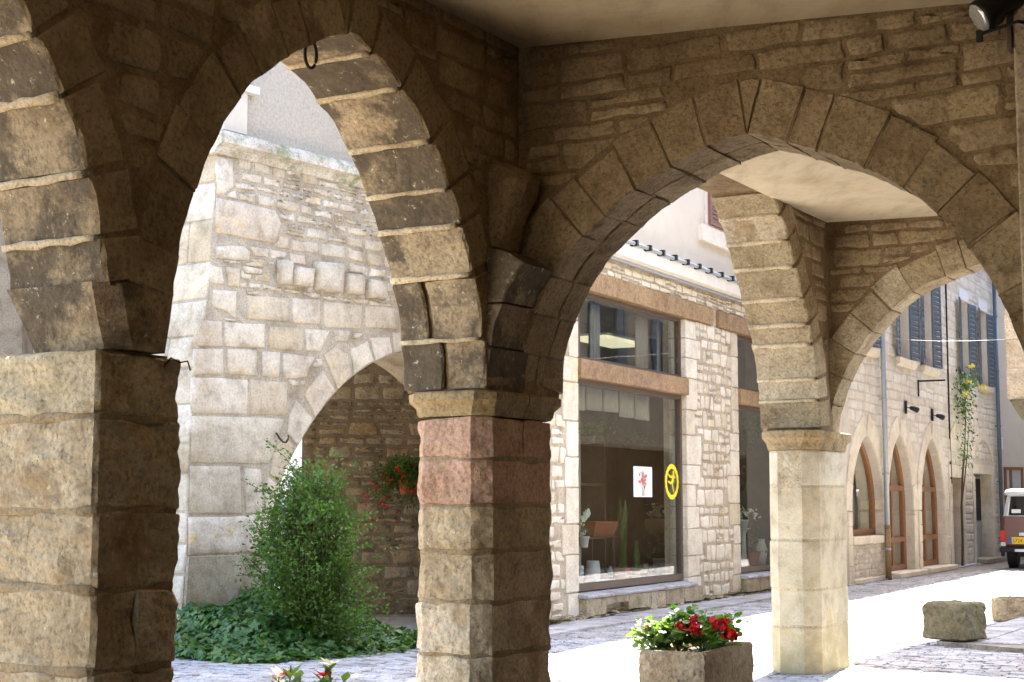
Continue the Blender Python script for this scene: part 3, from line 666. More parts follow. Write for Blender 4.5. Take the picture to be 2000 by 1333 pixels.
# house wall closing the arcade on the right, out of the picture, and the storey above
mk('back_wall', *boxvf(FA, -19, .8, 7.2, 7.5, 0, 4.75), M['arcmortar'], ARC)
mk('light_block_wall', *boxvf(FA, -19.3, -19, 2.2, 7.5, 0, 4.75), M['dark'], ARC)  # unseen wall added to block most of the light from behind
up = mk('upper_storey', *boxvf(FA, -19, .8, -TA, 7.5, 4.76, 8.6), M['render2'], ARC)
for k in range(6):
    a = -17 + k * 3.1
    mk('shutter', *boxvf(FA, a - 1.05, a - .5, -TA - .05, -TA - .005, 5.6, 7.3), M['shutter'], up)
    mk('shutter', *boxvf(FA, a + .5, a + 1.05, -TA - .05, -TA - .005, 5.6, 7.3), M['shutter'], up)
    mk('window_pane', *boxvf(FA, a - .45, a + .45, -TA - .015, -TA - .005, 5.6, 7.3), M['carblack'], up)
mk('roof', *loftvf([[FA.P(a, d, z) for d, z in ((-1.1, 8.6), (3.4, 10.2), (8., 8.6), (8., 8.75), (3.4, 10.4), (-1.1, 8.75))] for a in (-19.3, 1.1)]), M['terra'], ARC)
mk('floor', [FA.P(a, d, z) for z in (.0, .016) for a, d in ((-19, .05), (SB1 + .5, .05), (SB1 + .5, 7.2), (-19, 7.2))], BF, M['dark'], ARC, fix=True)  # unseen floor, made dark to cut light bounced inside the arcade

# ------------------------------------------------------------------ corner house seen through the left arch
CH = thing('corner_house', FL.O, 'cream stone corner house with a pointed passage arch and a roughcast upper storey', 'house')
rnd = random.Random(61)
def c4(*q): return [(320 + x / 1.819, 600 + y / 1.819) for x, y in q]
def c3(*q): return [(300 + x / 2.222, 50 + y / 2.222) for x, y in q]
def cv(*q): return [(340 + x / 3.333, 600 + y / 3.333) for x, y in q]
corner = [FL.px(*p) for p in ((348, 1270), (353, 1205), (364, 1087), (371, 860), (386, 720), (401, 620), (411, 540), (419, 400), (430, 270))]
ZC = corner[-1][1]
near = [FL.px(*p) for p in ((529, 1000), (538, 960), (550, 933), (568, 894), (589, 858), (613, 819), (643, 780), (673, 747), (700, 726), (730, 706), (760, 693), (787, 688))]
ac_ = near[-1][0] + .12
jl = near[0][0]
PLc = smoothline(resample(near, 20), 1) + [(ac_, near[-1][1] + .015)]
PRc = [(2 * ac_ - a, z) for a, z in reversed(PLc[:-1])]
pcurve = [(jl - .012, 0.), (jl - .006, near[0][1])] + PLc + PRc + [(2 * ac_ - jl + .006, near[0][1]), (2 * ac_ - jl + .012, 0.)]
WTH = .95
a_s = .75
AR = 5.05
chw = archwall(FL, a_s, AR, ZC - .02, 0., [[p for p in mono(pcurve) if p[0] < AR - .02] + [(AR + .001, float(np.interp(AR, [p[0] for p in mono(pcurve)], [p[1] for p in mono(pcurve)])))]], -WTH, 0, 'wall', M['cornermortar'], CH, nz=14)
mk('corner_wall', *loftvf([[FL.P(a, d, z) for a, z in [(a_s, 0.)] + [(a, max(z, 0)) for a, z in corner[:-1]] + [(corner[-1][0], ZC - .02), (a_s, ZC - .02)]] for d in (0, -6.)]), M['cornermortar'], CH)
hand = [c4((95, 385), (262, 388), (430, 395), (400, 480), (375, 560), (230, 556), (95, 555)), c4((90, 564), (270, 567), (274, 650), (278, 735), (90, 735)), c4((284, 570), (345, 575), (350, 735), (286, 735)),
        c4((86, 746), (230, 744), (378, 741), (376, 868), (240, 876), (86, 881)), c4((100, 252), (298, 257), (296, 380), (100, 378)), c4((305, 257), (438, 267), (434, 388), (305, 384)),
        c4((216, 52), (360, 61), (358, 148), (214, 140)), c4((372, 66), (494, 73), (492, 160), (372, 150)), c4((502, 76), (588, 82), (556, 158), (502, 160)), c4((108, 148), (210, 148), (214, 240), (106, 244)),
        c4((222, 148), (330, 152), (330, 246), (224, 240)), c4((347, 156), (412, 162), (408, 250), (347, 246)), c4((422, 164), (536, 176), (506, 252), (422, 254)), c4((600, 82), (658, 86), (656, 124), (604, 120)), c4((668, 92), (712, 93), (690, 112), (670, 112)),
        c4((115, 45), (205, 52), (206, 138), (112, 140)),
        c3((268, 747), (400, 772), (530, 806), (555, 860), (527, 948), (400, 925), (267, 902)), c3((276, 566), (345, 580), (345, 700), (304, 733), (272, 733)), c3((270, 957), (395, 958), (420, 986), (413, 1024), (272, 1010)),
        c3((246, 1038), (290, 1046), (305, 1124), (244, 1118)), c3((312, 1047), (373, 1056), (368, 1138), (322, 1133)), c3((387, 1047), (470, 1057), (474, 1080), (392, 1074)), c3((254, 1147), (358, 1152), (356, 1272), (302, 1240), (254, 1222)),
        c3((405, 1172), (588, 1182), (584, 1288), (405, 1272)), c3((602, 1182), (722, 1192), (722, 1298), (602, 1293)), c3((738, 1196), (904, 1212), (900, 1322), (738, 1308)), c3((916, 1216), (1062, 1228), (1060, 1320), (916, 1312))]
tooth = [c3((532, 1017), (588, 1022), (584, 1128), (532, 1124)), c3((597, 1047), (683, 1056), (674, 1138), (597, 1130)), c3((692, 1022), (813, 1036), (803, 1163), (692, 1150)), c3((826, 1077), (903, 1082), (893, 1173), (818, 1165)), c3((920, 1102), (998, 1112), (998, 1193), (916, 1185))]
HP = [pxpoly(FL, q) for q in hand]; TP = [pxpoly(FL, q) for q in tooth]
def mono_ring(c, r):
    return [(c[0][0], 0)] + offset(c, r) + [(c[-1][0], 0)]
vq = [cv((1417, 162), (1478, 162), (1488, 294), (1427, 300)), cv((1267, 197), (1400, 195), (1418, 300), (1307, 353)), cv((1137, 272), (1258, 216), (1298, 352), (1167, 436)), cv((962, 312), (1040, 252), (1128, 300), (1156, 440), (1062, 543)),
      cv((902, 482), (968, 408), (1048, 545), (914, 720), (838, 572)), cv((788, 600), (903, 727), (800, 906), (728, 828), (748, 700)), cv((720, 840), (797, 908), (760, 962), (690, 1148), (614, 1090), (652, 912)), cv((602, 1098), (684, 1157), (640, 1320), (588, 1320), (592, 1150))]
VP = [pxpoly(FL, q) for q in vq]
for P in VP:
    mk('voussoir', *prism(FL, shrink(densify(P, 3, .004, rnd), .012), -WTH, .022, rnd, .012, .004), M['corner'], chw)
for P in VP[:-1]:
    Q = [(2 * ac_ - a, z) for a, z in P]
    if max(a for a, z in Q) > AR: continue
    mk('voussoir', *prism(FL, shrink(densify(Q, 3, .004, rnd), .012)[::-1], -WTH, .022, rnd, .012, .004), M['corner'], chw)
for k in range(4):       # jamb stones below the springing
    z1 = near[0][1] - .03 - k * .36; z0 = z1 - .34
    if z1 > .1:
        mk('jamb_stone', *prism(FL, densify([(jl - .3, max(z0, .02)), (jl - .005, max(z0, .02)), (jl - .005, z1), (jl - .3, z1)], 2, .005, rnd), -WTH, .02, rnd), M['corner'], chw)
for P in HP: mk('wall_block', *slabvf(FL, densify(shrink(P, .004), 2, .008, rnd), .02, rnd, tilt=.15), M['corner'], chw, True)
for P in TP: mk('projecting_stone', *slabvf(FL, densify(P, 2, .008, rnd), .1, rnd, tilt=.12), M['corner'], chw, True)
ringp = [(jl, 0)] + offset(PLc, .42) + offset(PRc, .42) + [(2 * ac_ - jl, 0)]
blk = [shrink(P, -.03) for P in HP + TP + VP]; zlow = FL.px(400, 1086)[1]
def okL(a, z):
    ca = float(np.interp(z, [p[1] for p in corner], [p[0] for p in corner]))
    return a > ca + .03 and zlow + .03 < z < ZC - .12 and a < AR - .05 and not inpoly((a, z), ringp) and not any(inpoly((a, z), b) for b in blk)
lay(FL, rubble(0, AR, zlow, ZC, okL, (.1, .2), (.16, .4), .03, random.Random(77), jit=.16), 'wall_stone', chw, M['corner'], .016)
# cement plinth, moss-stained
pl = [(corner[1][0] + .0, 0), (jl - .02, 0), (jl - .02, zlow), (corner[2][0] + .005, zlow)]
mk('plinth', *prism(FL, pl, -.05, .03, rnd, .012, .0), M['dado'], CH)
# return face of the corner
FLs = Frame(FL.P(0, 0, 0), A=-FL.N, N=-FL.A)
def sidep(z): return float(np.interp(z, [p[1] for p in corner], [p[0] for p in corner]))
z = .05
while z < ZC - .2:
    h = rnd.uniform(.3, .5); z1 = min(z + h, ZC - .05); d = .0
    while d < 2.4:
        ln = rnd.uniform(.35, .75)
        V = []
        P = densify([(d + .01, z + .01), (d + ln - .01, z + .01), (d + ln - .01, z1 - .01), (d + .01, z1 - .01)], 2, .008, rnd)
        V, F = slabvf(FLs, P, .014, rnd, tilt=.2); V = [v + FL.A * sidep(v[2]) for v in V]
        mk('quoin' if d == 0 else 'wall_stone', V, F, M['corner'], CH, True); d += ln
    z = z1
# cornice with moss, roughcast above, pale pilaster of the upper window
zc = [FL.px(435, 295)[1], FL.px(430, 262)[1]]
cx0 = corner[-1][0]
mk('cornice', *loftvf([[FL.P(a, d, z) for d, z in ((-.3, zc[0] - .05), (.03, zc[0] - .05), (.09, zc[0] + .02), (.17, zc[0] + .06), (.17, zc[1] - .05), (.12, zc[1] + .02), (-.3, zc[1] + .03))] for a in np.linspace(cx0 - .12, AR, 12)]), M['cornice'], CH)
upw = mk('upper_wall', *boxvf(FL, cx0 + .02, AR, -6, -.04, zc[1] + .031, 9.6), M['render'], CH)
aP = FL.px(480, 200)[0]
mk('window_surround', *boxvf(FL, cx0 + .03, aP, -.2, .03, zc[1] + .06, 9.4), M['render2'], CH)
mk('sill', *boxvf(FL, FL.px(470, 170)[0], FL.px(500, 170)[0], -.2, .07, FL.px(480, 182)[1], FL.px(480, 168)[1]), M['white'], CH)
mk('roof', *loftvf([[FL.P(a, d, z) for d, z in ((.6, 9.6), (-3, 11), (-6.5, 9.6), (-6.5, 9.75), (-3, 11.15), (.6, 9.75))] for a in (cx0 - .5, AR)]), M['terra'], CH)
# iron hook beside the arch
hk = [FL.P(*(lambda q: (q[0], .03 + dd, q[1]))(FL.px(x, y)), ) for (x, y, dd) in ((536, 846, .0), (537, 857, .05), (541, 864, .07), (547, 865, .07), (551, 859, .07), (552, 851, .07))]
tag(MB().tube(hk, .012, 8).build('wall_hook', M['iron']), 'bent iron hook in the cream stones beside the passage arch', 'hook')
# ---- rubble wall inside the passage
g0 = ground(750, 1198)
FW = Frame(g0, A=np.array([1, .12, 0]) / math.hypot(1, .12), N=np.array([.12, -1, 0]) / math.hypot(1, .12))
wl0 = FW.px(588, 1000)[0]
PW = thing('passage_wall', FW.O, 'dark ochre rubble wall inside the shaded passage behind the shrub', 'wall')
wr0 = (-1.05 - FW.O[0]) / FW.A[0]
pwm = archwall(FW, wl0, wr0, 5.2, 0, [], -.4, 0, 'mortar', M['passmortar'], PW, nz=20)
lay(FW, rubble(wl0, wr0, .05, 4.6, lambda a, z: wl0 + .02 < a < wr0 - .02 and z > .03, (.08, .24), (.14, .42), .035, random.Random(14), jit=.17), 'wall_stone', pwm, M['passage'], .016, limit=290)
# unseen ceiling added to darken the passage, resting on arch and rubble wall
mk('passage_shade_ceiling', [FL.P(ac_ - 1.6, -WTH, 4.75), FL.P(AR, -WTH, 4.75), FW.P(wr0, 0, 4.75), FW.P(wl0, 0, 4.75), FL.P(ac_ - 1.6, -WTH, 4.95), FL.P(AR, -WTH, 4.95), FW.P(wr0, 0, 4.95), FW.P(wl0, 0, 4.95)], BF, M['plaster'], CH, fix=True)
# pale wall of a yard beyond the passage
gy = Frame((-9, 34, 0), A=(1, 0, 0), N=(0, -1, 0))
yh = thing('yard_house', gy.P(3, 0, 0), 'sunlit white house wall glimpsed through the passage arch', 'house')
mk('wall', *boxvf(gy, -2, 7.5, -.3, 0, 0, 6), M['white'], yh)
mk('plinth', *boxvf(gy, -2, 7.5, 0, .05, 0, 1.7), M['zinc'], yh)

# ------------------------------------------------------------------ shop opposite
SH = thing('flower_shop', FS.O, 'cream rubble flower shop with tall plate glass windows under rusty brown lintels', 'shop')
rnd = random.Random(71)
Wl, Wr, W2l, W2r, AE = .46, 4.52, 6.95, 10.0, 11.0
zS, zT0, zT1, zU, zB = .36, 3.36, 3.63, 4.62, 4.92
def wallbox(a0, a1, z0, z1, nz=16, d0=-.4):
    return archwall(FS, a0, a1, z1, z0, [], d0, 0, 'wall', M['shopmortar'], SH, nz=nz, step=.2)
w1 = wallbox(-1.8, Wl, 0, zU); w3 = wallbox(Wr, W2l, 0, zU); w5 = wallbox(W2r, AE, 0, zU)
wallbox(Wl + .003, Wr - .003, 0, zS - .06, 3); wallbox(W2l + .003, W2r - .003, 0, zS - .02, 3)
w6 = wallbox(-1.8, AE, zB + .002, 5.2, 3); wallbox(5.7, 5.95, zU + .003, zB, 3); wallbox(-1.8, .28, zU + .003, zB, 3)
# dressed jamb stones, rubble between
def jambs(a0, a1, par, z0=.05, mat='shop', hmin=.3, hmax=.55, vary=.16, side=1):
    z = z0; prs = []
    while z < zU - .08:
        z1 = min(z + rnd.uniform(hmin, hmax), zU - .01)
        if zU - z1 < .15: z1 = zU - .01
        e = rnd.uniform(-vary, vary); q = [(a0, z + .008), (a1 + e, z + .008), (a1 + e, z1 - .008), (a0, z1 - .008)] if side > 0 else [(a0 + e, z + .008), (a1, z + .008), (a1, z1 - .008), (a0 + e, z1 - .008)]
        mk('jamb_stone', *prism(FS, densify(q, 2, .006, rnd), -.3, .016, rnd, .01, .003), M[mat], par); prs.append(q); z = z1
    return prs
j1 = jambs(Wr - .012, Wr + .5, w3); j2 = jambs(W2l - .42, W2l + .012, w3, side=-1); j3 = jambs(Wl - .42, Wl + .012, w1, side=-1)
def notin(js): return lambda a, z: not any(inpoly((a, z), shrink(q, -.03)) for q in js)
n12 = notin(j1 + j2); n3 = notin(j3)
lay(FS, rubble(Wr + .2, W2l, .05, zU, lambda a, z: Wr + .2 < a < W2l - .02 and .03 < z < zU and n12(a, z), (.13, .3), (.13, .34), .032, random.Random(72), jit=.14), 'wall_stone', w3, M['shop'], .014, limit=220)
lay(FS, rubble(-1.75, Wl, .05, zU, lambda a, z: -1.75 < a < Wl - .02 and .03 < z < zU and n3(a, z), (.14, .34), (.2, .5), .03, random.Random(73), jit=.14), 'wall_stone', w1, M['shop'], .014, limit=60)
lay(FS, rubble(.2, AE, zB, 5.17, lambda a, z: 1.2 < a < AE and zB + .01 < z < 5.16, (.08, .14), (.16, .4), .02, random.Random(74), jit=.14), 'wall_stone', w6, M['reveal'], .012, limit=60)
# lintels and transom beams
def beam(a0, a1, z0, z1, d0, d1, k=3):
    V = [];
    for q in np.linspace(a0, a1, 9): V.append([FS.P(q, d + rnd.uniform(-.004, .004), z + rnd.uniform(-.005, .005)) for d, z in ((d0, z0), (d1 - .01, z0), (d1, z0 + .015), (d1, z1 - .015), (d1 - .01, z1), (d0, z1))])
    return mk('beam', *loftvf(V), M['rust'], SH)
beam(.28, 5.69, zU + .004, zB, -.38, .05); beam(5.96, AE, zU + .004, zB, -.38, .05)
beam(Wl + .012, Wr + .0, zT0, zT1, -.25, .06); beam(W2l + .012, W2r - .012, zT0, zT1, -.25, .06)
# window units: frames and panes set back in the wall
def window(a0, a1, z0, z1, d=-.12, fw=.07, mat='frame', name='window', par=None, bottom=.1):
    f = MB(); fr_ = FS
    f.box(fr_, a0, a0 + fw, d - .05, d + .05, z0, z1); f.box(fr_, a1 - fw, a1, d - .05, d + .05, z0, z1)
    f.box(fr_, a0 + fw, a1 - fw, d - .05, d + .05, z0, z0 + bottom); f.box(fr_, a0 + fw, a1 - fw, d - .05, d + .05, z1 - fw, z1)
    o = f.build(name, M[mat], par or SH)
    mk('pane', *boxvf(fr_, a0 + fw, a1 - fw, d - .006, d + .006, z0 + bottom, z1 - fw), M['glass'], o); return o
window(Wl + .016, Wr - .016, zS + .03, zT0); window(Wl + .016, Wr - .016, zT1, zU, fw=.05, bottom=.06)
window(W2l + .016, W2r - .016, zS + .03, zT0); window(W2l + .016, W2r - .016, zT1, zU, fw=.05, bottom=.06)
# sills: plinth blocks with an air vent, slab on top
for a0, a1 in ((Wl - .02, Wr + .3), (W2l - .02, W2r + .1)):
    xs = [a0]
    while xs[-1] < a1 - .5: xs.append(xs[-1] + rnd.uniform(.5, .95))
    xs[-1] = a1
    for i in range(len(xs) - 1):
        q = [(xs[i] + .008, .06 + rnd.uniform(-.02, .03)), (xs[i + 1] - .008, .06 + rnd.uniform(-.02, .03)), (xs[i + 1] - .008, .3), (xs[i] + .008, .3)]
        if a0 < 1 and i == 1: q = [(q[0][0], .2), (q[1][0], .2), q[2], q[3]]
        mk('plinth_block', *prism(FS, densify(q, 3, .006, rnd), -.02, .15, rnd, .012, .004), M['plinth'], SH)
    V = [[FS.P(x, d, z + rnd.uniform(-.004, .004)) for d, z in ((-.22, .305), (.17, .305), (.175, .33), (.16, .35), (-.22, .385))] for x in np.linspace(a0 - .01, a1 - .3, 8)]
    mk('sill', *loftvf(V), M['sett'], SH)
rb = [p for p in rubble(-1.6, AE, .0, .1, lambda a, z: -1.6 < a < AE and z < .12, (.05, .09), (.1, .3), .01, random.Random(75), jit=.25)]
lay(FS, rb, 'footing_stone', SH, M['plinth'], .1, limit=70, tilt=.4, base=.02)
# cornice, gutter rail with clips, upper storey
mk('cornice', *loftvf([[FS.P(a, d, z) for d, z in ((-.3, 5.2), (.05, 5.2), (.1, 5.24), (.14, 5.26), (.14, 5.44), (-.3, 5.46))] for a in np.linspace(-1.8, AE, 10)]), M['cornicew'], SH)
mk('drip_rail', *boxvf(FS, -1.8, AE, .052, .1, 5.175, 5.198), M['zinc'], SH)
gt = MB().tube([FS.P(a, .14, 5.5 + .006 * math.sin(a * 3)) for a in np.linspace(-1.8, AE, 30)], .035, 8).build('cable_duct', M['zinc'], SH)
for k in range(24): mk('clip', *boxvf(FS, -1.5 + k * .52, -1.44 + k * .52, .08, .2, 5.462, 5.55), M['black'], gt)
us = mk('upper_wall', *boxvf(FS, -1.8, AE, -.45, -.06, 5.47, 9.6), M['render2'], SH)
su = [FS.px(*p, -.06) for p in ((1366, 468), (1430, 492), (1380, 438), (1413, 455))]
wu = mk('window', *boxvf(FS, su[2][0] - .1, su[2][0] + 2.2, -.058, -.03, su[0][1] + .2, 7.9), M['cornicew'], SH)
mk('sill', *boxvf(FS, su[0][0] - .05, su[0][0] + 2.5, -.06, .02, su[0][1] - .02, su[2][1] - .06), M['cornicew'], SH)
mk('pane', *boxvf(FS, su[2][0] + .85, su[2][0] + 1.9, -.03, -.02, su[2][1] + .02, 7.7), M['carblack'], wu)
def louvred(fr, a0, a1, d0, d1, z0, z1, par, mat, n=14, rail=.06):
    s = MB(); s.box(fr, a0, a0 + rail, d0, d1, z0, z1); s.box(fr, a1 - rail, a1, d0, d1, z0, z1)
    for k in (z0, (z0 + z1) / 2 - rail / 2, z1 - rail): s.box(fr, a0 + rail, a1 - rail, d0, d1, k, k + rail)
    o = s.build('shutter', M[mat], par)
    for k in range(n):
        z = z0 + rail + (z1 - z0 - 2 * rail) * (k + .5) / n; h = (z1 - z0 - 2 * rail) / n
        if abs(z - (z0 + z1) / 2) < rail * .6: continue
        dm = (d0 + d1) / 2
        mk('slat', [fr.P(a, d, zz) for zz, d in ((z - h * .35, d1 - .004), (z + h * .35, d0 + .004), (z + h * .35 + .01, d0 + .004), (z - h * .35 + .01, d1 - .004)) for a in (a0 + rail, a1 - rail)], [(0, 1, 3, 2), (2, 3, 5, 4), (4, 5, 7, 6), (6, 7, 1, 0)], M[mat], o)
    return o
louvred(FS, su[2][0], su[2][0] + .8, -.028, .02, su[2][1], 7.8, SH, 'shutbrown', 18)
louvred(FS, su[2][0] + .84, su[2][0] + 1.6, -.018, .03, su[2][1], 7.8, SH, 'shutbrown', 18)
mk('roof', *loftvf([[FS.P(a, d, z) for d, z in ((1.1, 9.6), (-1.6, 10.6), (-4.2, 9.6), (-4.2, 9.8), (-1.6, 10.8), (1.1, 9.8))] for a in (-1.9, AE)]), M['terra'], SH)  # eave overhang shaped to throw the shadow along the shop front
p0, p1_ = FS.P(-1.8, -.41, 0), np.array([-1.02, 22.6, 0]); dd_ = np.array([.3, .05, 0])
mk('side_wall', [p0, p0 + dd_, p1_ + dd_, p1_, p0 + [0, 0, 9.2], p0 + dd_ + [0, 0, 9.2], p1_ + dd_ + [0, 0, 9.2], p1_ + [0, 0, 9.2]], BF, M['shopmortar'], SH, fix=True)
# room behind the glass
RP = [(.2, -.415), (AE - .2, -.415), (AE - .2, -2.9), (1.7, -2.9)]
rm = MB()
for k in (1, 2, 3):
    (x0, y0), (x1, y1) = RP[k], RP[(k + 1) % 4]; rm.add([FS.P(x0, y0, .2), FS.P(x1, y1, .2), FS.P(x1, y1, 5.15), FS.P(x0, y0, 5.15)], [(0, 1, 2, 3)])
rm.build('interior_wall', M['interior'], SH)
mk('interior_floor', *loftvf([[FS.P(a, d, z) for a, d in RP] for z in (.2, .3)]), M['interior'], SH)
mk('interior_ceiling', *loftvf([[FS.P(a, d, z) for a, d in RP] for z in (4.95, 5.15)]), M['plaster'], SH)

# ------------------------------------------------------------------ far row house
FH = thing('row_house', FF.O, 'long cream stone house with pointed ground floor arches and slate blue shutters', 'house')
rnd = random.Random(91)
def parch(a0, a1, zs, zt, n=9):
    am = (a0 + a1) / 2; L = []
    for i in range(n + 1):
        t = i / n; ang = t * math.pi / 2 * .82; L.append((am - (am - a0) * (1 - (1 - math.cos(ang)) / (1 - math.cos(math.pi / 2 * .82))), zs + (zt - zs) * math.sin(ang) / math.sin(math.pi / 2 * .82)))
    L[0] = (a0, zs)
    Rr = [(2 * am - a, z) for a, z in reversed(L[:-1])]
    return L + Rr
def opening(c): return [(c[0][0] - .012, 0.)] + [(c[0][0] - .006, c[0][1])] + c + [(c[-1][0] + .006, c[-1][1]), (c[-1][0] + .012, 0.)]
fa = lambda x, y=950: FF.px(x, y)[0]
ga = [parch(fa(1661), fa(1724), 1.45, FF.px(1694, 850)[1]), parch(fa(1733), fa(1782), 1.45, FF.px(1757, 848)[1]), parch(fa(1797), fa(1843), 1.45, FF.px(1818, 856)[1])]
d1a, d1b, d2a, d2b = fa(1858), fa(1879), fa(1903), fa(1936)
doors = [[(d1a, 2.28), (d1b, 2.28)], [(d2a, 2.42), (d2b, 2.42)]]
low = archwall(FF, -2.4, 15.4, 4.86, 0, [mono(opening(c)) for c in ga + doors], -.55, 0, 'wall', M['farmortar'], FH, nz=10, step=.3)
wa = [FF.px(x, 650)[0] for x in (1683, 1700, 1755, 1775, 1803, 1819, 1876, 1890, 1913, 1926)]
wins = [[(wa[2 * i], 7.05), (wa[2 * i + 1], 7.05)] for i in range(5)]
upw2 = archwall(FF, -2.4, 15.4, 8.6, 4.865, [mono([(c[0][0] - .004, 4.865)] + c + [(c[1][0] + .004, 4.865)]) for c in wins], -.55, 0, 'wall', M['farmortar'], FH, nz=8, step=.3)
exF = [[(p[0], p[1]) for p in [(c[0][0] - .25, 0)] + offset(c, .42) + [(c[-1][0] + .25, 0)]] for c in ga] + [[(c[0][0] - .3, 0), (c[0][0] - .3, c[0][1] + .35), (c[1][0] + .3, c[0][1] + .35), (c[1][0] + .3, 0)] for c in doors]
exW = [[(c[0][0] - .1, 4.8), (c[0][0] - .1, 7.3), (c[1][0] + .1, 7.3), (c[1][0] + .1, 4.8)] for c in wins]
lay(FF, rubble(-.6, 15.3, .05, 4.84, lambda a, z: -.6 < a < 15.3 and .03 < z < 4.83 and not any(inpoly((a, z), e) for e in exF), (.17, .26), (.3, .75), .022, random.Random(92), jit=.1, square=5), 'wall_stone', low, M['far'], .012, limit=290)
lay(FF, rubble(1.5, 15.3, 4.9, 8.55, lambda a, z: 1.5 < a < 15.3 and 4.88 < z < 8.5 and not any(inpoly((a, z), e) for e in exW), (.2, .3), (.35, .8), .022, random.Random(93), jit=.1, square=5), 'wall_stone', upw2, M['far'], .012, limit=150)
for i, c in enumerate(ga):
    half = len(c) // 2
    voussoirs(FF, c[:half + 1], 4, .42, -.5, .03, low, M['reveal'], random.Random(94 + i), gap=.012, bev=.008, jit=.002)
    voussoirs(FF, c[half:], 4, .42, -.5, .03, low, M['reveal'], random.Random(97 + i), gap=.012, bev=.008, jit=.002)
    for a0, a1 in ((c[0][0] - .27, c[0][0] + .004), (c[-1][0] - .004, c[-1][0] + .27)):
        z = .02
        while z < 1.4:
            z1 = min(z + rnd.uniform(.32, .5), 1.44)
            mk('jamb_stone', *prism(FF, [(a0, z + .006), (a1, z + .006), (a1, z1 - .006), (a0, z1 - .006)], -.5, .03, rnd, .008, .002), M['reveal'], low); z = z1
    # glazed oak screens set back in the arches
    zb = .95 if i == 0 else .12; d = -.24; f = MB()
    inn = [p for p in offset(c, -.005) if p[1] >= 1.45]
    pts = [(c[0][0] + .02, zb)] + inn + [(c[-1][0] - .02, zb)]
    f.tube([FF.P(a, d, z) for a, z in pts], .07, 6); f.box(FF, c[0][0], c[-1][0], d - .05, d + .05, zb, zb + .12)
    am = (c[0][0] + c[-1][0]) / 2; zt = c[half][1]
    if i:
        f.box(FF, am - .07, am + .07, d - .052, d + .052, zb + .12, zt - .03); f.box(FF, c[0][0], c[-1][0], d - .045, d + .06, 1.9, 2.02); f.box(FF, c[0][0], c[-1][0], d - .045, d + .06, .75, .86)
    o = f.build('oak_door' if i else 'oak_window', M['wood'], FH)
    mk('pane', [FF.P(a, d, z) for a, z in pts], [tuple(range(len(pts)))], M['glass'], o)
    mk('room_back', *boxvf(FF, c[0][0] - .2, c[-1][0] + .2, -.75, -.65, 0, 3.1), M['curtainw'], FH)
    mk('step', *boxvf(FF, c[0][0] + .02, c[-1][0] + .25, -.5, .25 if i else .06, 0, .11 if i else .0901, .015), M['reveal'], FH)
c0 = ga[0]
mk('window_sill', *boxvf(FF, c0[0][0] + .02, c0[-1][0] - .02, -.5, .06, .78, .94, .015), M['reveal'], FH)
bw = archwall(FF, c0[0][0] + .02, c0[-1][0] - .02, .775, 0, [], -.5, -.02, 'infill', M['farmortar'], FH, nz=4)
lay(FF, rubble(c0[0][0], c0[-1][0], .04, .77, lambda a, z: c0[0][0] + .05 < a < c0[-1][0] - .05 and .03 < z < .76, (.07, .14), (.12, .3), .016, random.Random(99)), 'infill_stone', bw, M['far'], .014, base=-.02)
# doors
def plankdoor(a0, a1, zt, d, mat, glazed):
    o = mk('door', *boxvf(FF, a0, a1, d - .05, d, 0.02, zt), M[mat], FH)
    mk('door_rail', *boxvf(FF, a0 + .03, a1 - .03, d, d + .03, .95, 1.08), M[mat], o)
    n = 3
    for k in range(n):
        x0 = a0 + .08 + (a1 - a0 - .16) * k / n; mk('door_panel', *boxvf(FF, x0 + .02, x0 + (a1 - a0 - .16) / n - .02, d, d + .02, 1.14 if glazed else .15, zt - .1), M['carblack'] if glazed else M[mat], o)
    return o
plankdoor(d1a, d1b, 2.27, -.35, 'wood', False); plankdoor(d2a, d2b, 2.41, -.3, 'zinc', True)
for c, h in ((doors[0], .32), (doors[1], .26)):
    for j, (x0, x1) in enumerate(((c[0][0] - .3, c[0][0] + .003), (c[1][0] - .003, c[1][0] + .3))):
        z = .02
        while z < c[0][1] - .1:
            z1 = min(z + rnd.uniform(.35, .6), c[0][1]); mk('jamb_stone', *prism(FF, [(x0, z + .006), (x1, z + .006), (x1, z1 - .006), (x0, z1 - .006)], -.4, .03, rnd, .008, .002), M['reveal'], low); z = z1
    mk('lintel', *prism(FF, [(c[0][0] - .3, c[0][1] + .006), (c[1][0] + .3, c[0][1] + .006), (c[1][0] + .3, c[0][1] + h), (c[0][0] - .3, c[0][1] + h)], -.4, .035, rnd, .008, .002), M['reveal'], low)
mk('doorstep', *boxvf(FF, d2a - .1, d2b + .2, -.4, .3, 0, .13, .015), M['plinth'], FH)
# blind pointed arches over the doors
for c, zt in ((doors[0], FF.px(1868, 828)[1]), (doors[1], FF.px(1920, 840)[1])):
    a0, a1 = c[0][0] - .05, c[1][0] + .05; q = parch(a0, a1, c[0][1] + .38, zt - .3, 7); h = len(q) // 2
    for s_ in (q[:h + 1], q[h:]): voussoirs(FF, s_, 3, .3, -.02, .035, low, M['reveal'], rnd, gap=.012, bev=.008, jit=.002)
mk('niche', *boxvf(FF, (d1a + d1b) / 2 - .3, (d1a + d1b) / 2 + .3, -.02, .012, 2.75, 3.25), M['reveal'], FH)
